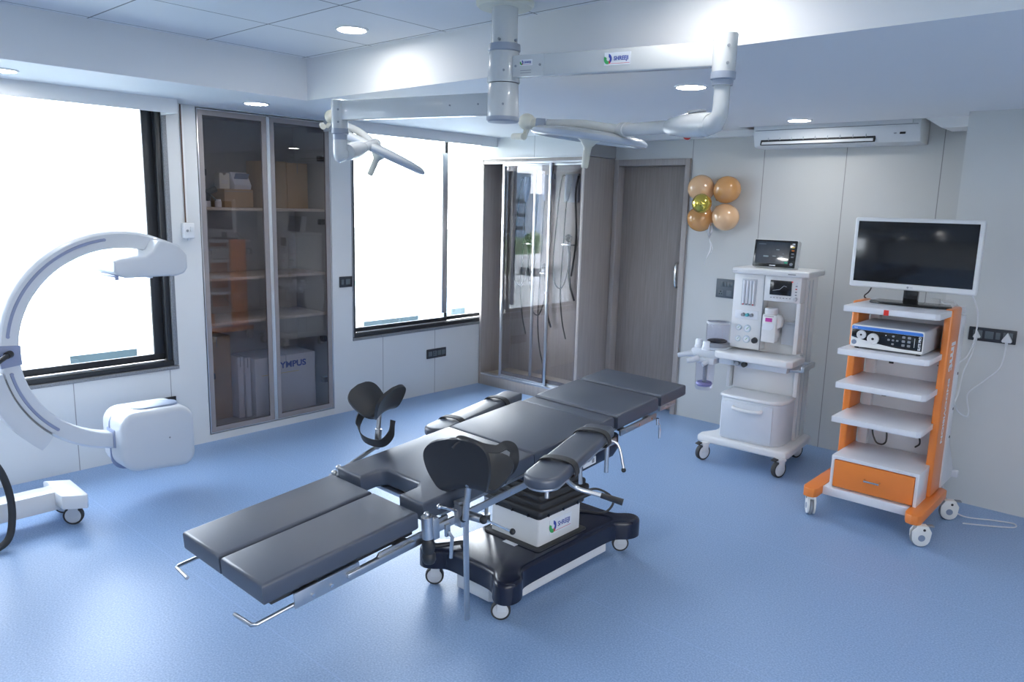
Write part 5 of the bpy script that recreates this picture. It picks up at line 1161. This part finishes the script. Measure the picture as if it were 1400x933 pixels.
q = MB(); q.b2((-1.425, 4.845, 0.168), (-0.985, 4.865, 1.212), 0.002, I); bk = q.build('back_panel', M_shelfw, et)
for (x, z) in ((-1.28, 0.90), (-1.30, 0.695), (-1.03, 0.90), (-1.02, 0.70)): MB().box((x, 4.843, z), (0.026 if x < -1.2 else 0.006, 0.004, 0.055 if x < -1.2 else 0.006), 0.001, I).build('cable_slot', M_black, bk)
q = MB(); q.b2((-1.41, 4.80, 0.36), (-1.36, 4.846, 1.21), 0.003, I); q.build('rear_post', M_shelfw, et)
# white gusset bracket behind the right upright
q = MB(); q.prism([(4.845, 0.18), (5.12, 0.18), (5.14, 0.205), (5.12, 0.235), (4.93, 0.45), (4.93, 1.20), (4.845, 1.20)], -0.958, -0.938, 0.003, I @ frameM((0, 0, 0), (0, 1, 0), (0, 0, 1)))
q.b2((-0.975, 5.095, 0.185), (-0.905, 5.135, 0.225), 0.006, I)
br = q.build('rear_bracket', M_shelfw, et)
for z in (0.86, 0.65, 0.48): MB().cyl((-0.9385, 4.905, z), (-0.936, 4.905, z), 0.008, None, 14, True, I).build('hole_cap', M_black, br)
q = MB(); q.tube([(-1.30, 4.83, 0.57), (-1.33, 4.80, 0.47), (-1.30, 4.80, 0.385), (-1.25, 4.81, 0.40), (-1.27, 4.83, 0.55)], 0.005, 8, True, I, 6).build('cable', M_black, et)
q = MB(); q.tube([(-1.04, 4.70, 0.572), (-1.06, 4.72, 0.53), (-1.06, 4.78, 0.44), (-1.09, 4.82, 0.40)], 0.005, 8, True, I, 6)
q.build('cable', M_black, et)
M_castw = mat('castor_shell', (0.72, 0.72, 0.70), 0.4, var=0.03)
def hooded_castor(x, y, ang):
    r = 0.050; Q = I @ Matrix.Translation((x, y, 0)) @ Matrix.Rotation(ang, 4, 'Z')
    q = MB()
    for s in (-1, 1):
        pts = [(0.046 * math.cos(a), 0.050 + 0.046 * math.sin(a)) for a in [PI + PI * k / 10 for k in range(11)]] + [(0.050, 0.085), (0.030, 0.118), (-0.025, 0.118), (-0.048, 0.085)]
        q.prism(pts, s * 0.017 - 0.006, s * 0.017 + 0.006, 0.003, Q @ frameM((0, 0, 0), (0, 1, 0), (0, 0, 1)))
    q.b2((-0.020, -0.030, 0.098), (0.020, 0.030, 0.119), 0.004, Q)
    c = q.build('castor', M_castw, et, 40)
    w = MB().lathe([(0.0, -0.010), (0.044, -0.010), (0.050, -0.006), (0.050, 0.006), (0.044, 0.010), (0.0, 0.010)], Q @ Matrix.Translation((0, 0, 0.050)) @ Matrix.Rotation(PI / 2, 4, 'Y'), 32).build('wheel', M_gray_ink, c)
    for s in (-1, 1):
        MB().cyl((s * 0.0235, 0, 0.052), (s * 0.025, 0, 0.052), 0.018, None, 22, True, Q).build('hub_badge', M_grayblue, c)
        MB().cyl((s * 0.0225, 0.01, 0.098), (s * 0.025, 0.01, 0.098), 0.007, None, 14, True, Q).build('axle_cap', M_black, c)
    MB().box((0, 0.045, 0.116), (0.030, 0.035, 0.008), 0.003, Q).build('brake_pedal', M_gray_ink, c)
hooded_castor(-1.497, 4.345, math.radians(30)); hooded_castor(-0.905, 4.335, math.radians(-55)); hooded_castor(-0.885, 4.855, math.radians(-60)); hooded_castor(-1.50, 4.84, math.radians(-30))

# video processor on the second shelf
vp = thing('video_processor', 'white endoscopy video processor with blue stripe on the second trolley shelf', 'medical device', (-1.212, 4.62, 1.004))
q = MB(); q.b2((-0.187, -0.175, 0.008), (0.187, 0.19, 0.136), 0.008, None, 3); bo = q.build('housing', M_lightgray, vp, 40)
for x in (-0.16, 0.16):
    for y in (-0.15, 0.16): MB().cyl((x, y, 0.0), (x, y, 0.010), 0.012, None, 14).build('foot', M_black, vp)
F = frameM((0, -0.176, 0.0), (1, 0, 0), (0, 0, 1))           # local front plane: x, z
MB().prism(rrect(0.374, 0.124, 0.012, 4, 0, 0.073), 0.0, 0.007, 0.003, F).build('front_panel', M_white, vp)
MB().prism([(-0.180, 0.128), (0.176, 0.128), (0.182, 0.122), (0.182, 0.110), (-0.184, 0.110), (-0.184, 0.124)], 0.006, 0.0085, 0.0005, F).build('blue_stripe', mat('blue_stripe', (0.05, 0.20, 0.62), 0.35), vp)
bl = [(-0.183, 0.109), (0.182, 0.109), (0.182, 0.028), (0.10, 0.028)] + [(0.10 - 0.283 * k / 12, 0.028 + 0.038 * (k / 12) ** 1.6) for k in range(1, 13)]
fp = MB().prism(bl, 0.006, 0.0082, 0.0004, F).build('black_panel', M_blackgloss, vp)
for (x, z, r) in ((-0.130, 0.082, 0.025), (-0.067, 0.066, 0.031)):
    k_ = MB().lathe([(0, 0.018), (r * 0.3, 0.018), (r * 0.34, 0.014), (r * 0.78, 0.014), (r * 0.85, 0.020), (r * 0.96, 0.020), (r, 0.008)], F @ Matrix.Translation((x, z, 0)), 30).build('connector_socket', M_white, vp, 40)
    MB().lathe([(0, 0.0195), (r * 0.22, 0.0195), (r * 0.24, 0.017), (0, 0.017)], F @ Matrix.Translation((x, z, 0)), 18).build('socket_core', M_black, k_)
MB().lathe([(0, 0.012), (0.010, 0.012), (0.014, 0.007)], F @ Matrix.Translation((-0.168, 0.036, 0)), 22).build('power_button', M_grayblue, vp)
for (x, z) in ((0.035, 0.093), (0.035, 0.050), (0.013, 0.071), (0.057, 0.071), (0.035, 0.071)): MB().prism(rrect(0.013, 0.010, 0.004, 3, x, z), 0.0082, 0.0095, 0, F).build('menu_key', M_gray_ink, fp)
for j in range(2):
    for k in range(3): MB().prism(rrect(0.016, 0.013, 0.003, 3, 0.088 + 0.028 * j, 0.094 - 0.022 * k), 0.0082, 0.0095, 0, F).build('function_key', M_gray_ink, fp)
text('lettering', 'ELITE PRO', 0.0165, F @ Matrix.Translation((0.169, 0.070, 0.0084)) @ Matrix.Rotation(PI / 2, 4, 'Z'), M_decal, fp, bold=0.0004)
MB().box((0.143, 0.070, 0.0084), (0.003, 0.05, 0.0006), 0, F).build('print', M_lightgray, fp)
text('lettering', 'imt', 0.013, F @ Matrix.Translation((-0.163, 0.119, 0.0087)), M_decal, vp)
MB().sph((-0.003, 0.0935, 0.0085), 0.003, F, 10).build('status_lamp', M_decal, fp)
q = MB(); q.tube([(-0.185, 0.10, 0.06), (-0.215, 0.06, 0.058), (-0.225, 0.0, 0.062), (-0.212, -0.03, 0.075), (-0.190, 0.0, 0.09)], 0.0035, 8, smooth=6); q.build('cable', M_black, vp)

# display on the top shelf
tv = thing('medical_display', 'large flat display with white frame and dark screen on top of the trolley', 'monitor', (-1.183, 4.71, 1.2465))
q = MB(); q.b2((-0.330, -0.045, 0.085), (0.330, 0.000, 0.488), 0.012, None, 3).b2((-0.20, -0.002, 0.14), (0.20, 0.035, 0.40), 0.02); fr_ = q.build('frame', M_white, tv, 40)
MB().b2((-0.308, -0.0475, 0.120), (0.308, -0.044, 0.466), 0.001).build('screen', M_blackgloss, tv)
q = MB(); q.b2((-0.038, -0.012, 0.012), (0.038, 0.022, 0.125), 0.005); q.build('neck', M_blackgloss, tv)
q = MB(); q.prism([(-0.215, -0.005), (-0.200, -0.060), (-0.10, -0.085), (0.10, -0.085), (0.200, -0.060), (0.215, -0.005), (0.19, 0.085), (-0.19, 0.085)], 0.0, 0.014, 0.004); q.build('stand_base', M_blackgloss, tv)
MB().cyl((-0.010, -0.0450, 0.1025), (-0.010, -0.0458, 0.1025), 0.006, None, 18).build('maker_mark', M_gray_ink, tv); MB().box((0.008, -0.0455, 0.1025), (0.016, 0.001, 0.007)).build('maker_mark', M_lightgray, tv)
q = MB(); q.tube([(-0.20, 0.03, 0.16), (-0.24, 0.06, 0.06), (-0.28, 0.10, 0.015), (-0.24, 0.15, -0.02)], 0.004, 8, smooth=6); q.build('cable', M_black, tv)
# plugs and mains leads by the right wall
so = plate('wall_socket', 'black double socket strip on the right wall with two white plugs', 'socket', (-0.843, 5.211, 1.062), 0, 0.245, 0.082, M_plate2, [('socket', -0.075, 0), ('blank', -0.015, 0), ('switch', 0.030, 0), ('socket', 0.080, 0)])
M_lead = mat('white_cable', (0.72, 0.73, 0.75), 0.45, var=0.02)
def lead(label, loc, pts, w):
    t = thing('power_cord', label, 'power cord', loc, group='white mains leads by the right wall')
    J_ = Matrix.Translation([-c for c in loc])
    pl = [(0, 0.5), (0.40, -0.2), (0.45, -0.38), (0.36, -0.5), (-0.36, -0.5), (-0.45, -0.38), (-0.40, -0.2)]
    MB().prism([(x * w, z * w) for x, z in pl], 0.0, 0.028, 0.006, frameM((0, 0, 0), (1, 0, 0), (0, 0, 1))).cyl((0, -0.014, -w * 0.5), (0, -0.014, -w * 0.9), w * 0.14, w * 0.10, 14).build('plug', M_white, t, 40)
    MB().tube([(loc[0], loc[1] - 0.014, loc[2] - w * 0.85)] + pts, 0.0038, 8, True, J_, 8).build('lead', M_lead, t, 60)
lead('white plug and lead in the left socket of the black strip on the right wall', (-0.918, 5.198, 1.062), [(-0.93, 5.16, 0.93), (-0.955, 5.14, 0.82), (-0.962, 5.12, 0.70), (-0.975, 5.06, 0.60), (-0.965, 4.98, 0.50), (-0.955, 4.925, 0.44)], 0.042)
lead('bigger white plug and looping lead in the right socket of the black strip', (-0.763, 5.198, 1.060), [(-0.765, 5.17, 0.94), (-0.780, 5.15, 0.87), (-0.855, 5.14, 0.78), (-0.915, 5.13, 0.70), (-0.895, 5.12, 0.60), (-0.905, 5.11, 0.57), (-0.945, 5.06, 0.61), (-0.962, 4.97, 0.72), (-0.955, 4.93, 0.75)], 0.058)
q = thing('floor_cord', 'thin white cord looping on the floor behind the trolley castor', 'power cord', (-0.66, 4.98, 0.0))
MB().tube([(-0.95, 4.93, 0.19), (-0.90, 4.96, 0.05), (-0.82, 4.96, 0.005), (-0.68, 5.02, 0.005), (-0.585, 5.05, 0.005), (-0.570, 4.99, 0.005), (-0.66, 4.92, 0.005), (-0.80, 4.84, 0.005)], 0.004, 8, True, Matrix.Translation((0.66, -4.98, 0)), 8).build('lead', M_lead, q, 60)
q = thing('display_cord', 'white cord hanging from the display behind the right upright', 'power cord', (-0.93, 4.95, 1.25))
MB().tube([(-0.99, 4.80, 1.345), (-0.93, 4.90, 1.33), (-0.890, 4.96, 1.22), (-0.885, 4.96, 1.08), (-0.905, 4.94, 0.97), (-0.94, 4.90, 0.92)], 0.004, 8, True, Matrix.Translation((0.93, -4.95, -1.25)), 8).build('lead', M_lead, q, 60)
q = thing('loose_adaptor', 'small bundle of white cable and adaptor on the top shelf right of the display foot', 'cable', (-1.03, 4.85, 1.2465))
MB().tube([(0.0, 0.0, 0.012), (0.04, 0.01, 0.018), (0.05, -0.03, 0.010), (0.0, -0.035, 0.016), (-0.02, 0.0, 0.024), (0.03, 0.015, 0.03), (0.06, -0.01, 0.010)], 0.0045, 8, smooth=6).build('coil', M_lead, q, 60)
MB().box((-0.055, 0.0, 0.018), (0.05, 0.035, 0.034), 0.005).build('adaptor', M_white, q)
# ------------------------------------------------------------------ the town outside the windows
M_facade = mat('white_facade', (0.74, 0.74, 0.73), 0.7, var=0.04, scale=0.3)
M_pale = mat('pale_blue_facade', (0.40, 0.50, 0.60), 0.7, var=0.05, scale=0.3)
M_haze = mat('haze_tinted_tower', (0.22, 0.30, 0.40), 0.8, var=0.06, scale=0.05)  # distance haze put into the tower colour
M_teal = mat('teal_glazing', (0.012, 0.030, 0.040), 0.6, var=0.3, scale=0.8)
M_ground = mat('town_ground', (0.20, 0.22, 0.19), 0.9, var=0.25, scale=0.03)
M_leaf = mat('tree_foliage', (0.07, 0.13, 0.045), 0.8, var=0.5, scale=1.5)
M_trunk = mat('tree_trunk', (0.12, 0.09, 0.06), 0.8)
ZG = -25.0
struct(MB().b2((-700, -700, ZG - 0.5), (700, 700, ZG)).build('ground', M_ground))
def building(label, lo, hi, wall, bands, face='x', group=None, roof=True):
    # bands: (a0, a1, z0, z1) window strips on the face looking at the room
    cx_, cy_ = (lo[0] + hi[0]) / 2, (lo[1] + hi[1]) / 2
    t = thing('building', label, 'building', (cx_, cy_, ZG), group=group); J_ = Matrix.Translation((-cx_, -cy_, -ZG))
    q = MB().b2((lo[0], lo[1], ZG), (hi[0], hi[1], hi[2] - 0.9), 0, J_); q.build('wall', wall, t)
    q = MB()
    for a, b in (((lo[0], lo[1]), (hi[0], lo[1] + 0.25)), ((lo[0], hi[1] - 0.25), (hi[0], hi[1])), ((lo[0], lo[1] + 0.25), (lo[0] + 0.25, hi[1] - 0.25)), ((hi[0] - 0.25, lo[1] + 0.25), (hi[0], hi[1] - 0.25))):
        q.b2((a[0], a[1], hi[2] - 0.9), (b[0], b[1], hi[2]), 0, J_)
    q.build('parapet', wall, t)
    for (a0, a1, z0, z1) in bands:
        if face == 'x': w = MB().b2((hi[0] - 0.05, a0, z0), (hi[0] + 0.04, a1, z1), 0, J_).build('window', M_teal, t)
        else: w = MB().b2((a0, hi[1] - 0.05, z0), (a1, hi[1] + 0.04, z1), 0, J_).build('window', M_teal, t)
        n = max(1, int((a1 - a0) / 1.5))
        q = MB()
        for k in range(n + 1):
            y = a0 + (a1 - a0) * k / n
            if face == 'x': q.b2((hi[0] + 0.03, y - 0.04, z0), (hi[0] + 0.09, y + 0.04, z1), 0, J_)
            else: q.b2((y - 0.04, hi[1] + 0.03, z0), (y + 0.04, hi[1] + 0.09, z1), 0, J_)
        q.build('mullion_grid', wall, w)
    return t
building('white building with a long teal window band seen through the big left window', (-34, 5.6, 0), (-22, 10.2, -1.1), M_facade, [(6.80, 8.62, -4.3, -2.52), (6.80, 8.62, -8.0, -6.2), (9.1, 9.9, -4.3, -2.52)])
building('pale blue block beside the teal-windowed building outside the big left window', (-33, 1.0, 0), (-22.4, 5.5, -2.2), M_pale, [(1.6, 4.8, -5.2, -3.4)])
building('far white terrace building with thin window strips above the teal-windowed building', (-62, 8.0, 0), (-48, 26.0, -3.4), M_facade, [(14.0, 15.2, -7.6, -5.2), (16.0, 17.4, -7.6, -5.2), (12.0, 20.0, -9.6, -9.2)])
building('white building with a blue window band low in the far window', (-32, 14.8, 0), (-22, 19.9, -1.9), M_facade, [(16.4, 19.1, -4.2, -2.52)])
building('pale blue building low in the right part of the far window', (-32, 20.4, 0), (-22.2, 25.0, -2.2), M_pale, [(20.9, 21.8, -4.0, -2.45), (22.6, 23.6, -4.0, -2.45)])
rt_ = random.Random(3)
for k, (x, y, w, h) in enumerate(((-330, -300, 26, 34), (-300, -318, 18, 20), (-350, -345, 30, 24), (-290, -268, 20, 14), (-360, -290, 22, 42), (-270, -300, 16, 8))):
    building('hazy grey-blue tower block far away, seen only as a reflection', (x - w / 2, y - w / 2, 0), (x + w / 2, y + w / 2, h), M_haze, [(x - w * 0.4, x + w * 0.4, h - 5 - 7 * j, h - 3 - 7 * j) for j in range(4)], 'y', 'hazy towers far away')
for k, (x, y, w, h) in enumerate(((-74, -72, 12, -9), (-84, -98, 14, -7), (-62, -78, 9, -12), (-95, -80, 12, -6.5))):
    building('low pale block among trees far below, seen only as a reflection', (x - w / 2, y - w / 2, 0), (x + w / 2, y + w / 2, h), M_facade, [(x - w * 0.4, x + w * 0.4, h - 3.4, h - 2.0), (x - w * 0.4, x + w * 0.4, h - 6.6, h - 5.2)], 'y', 'low blocks far below')
def tree(x, y, top, r):
    t = thing('tree', 'leafy green tree far below, seen only as a reflection', 'tree', (x, y, ZG), group='trees far below')
    MB().tube([(0, 0, 0), (0.2, 0.1, (top - ZG) * 0.5), (0, 0, top - ZG - r)], [0.5, 0.3], 8).build('trunk', M_trunk, t)
    q = MB(); rr = random.Random(int(x * 7 + y))
    for j in range(14):
        a = rr.uniform(0, 2 * PI); e = rr.uniform(0, r * 0.8)
        q.sph((e * math.cos(a), e * math.sin(a), top - ZG - r + rr.uniform(-0.6, 0.6) * r), r * rr.uniform(0.35, 0.6), None, 10)
    q.build('crown', M_leaf, t)
for (x, y, top, r) in ((-112, -116, -5, 5), (-124, -112, -4, 6), (-104, -112, -5, 4.5), (-118, -128, -4, 5)): tree(x, y, top, r)
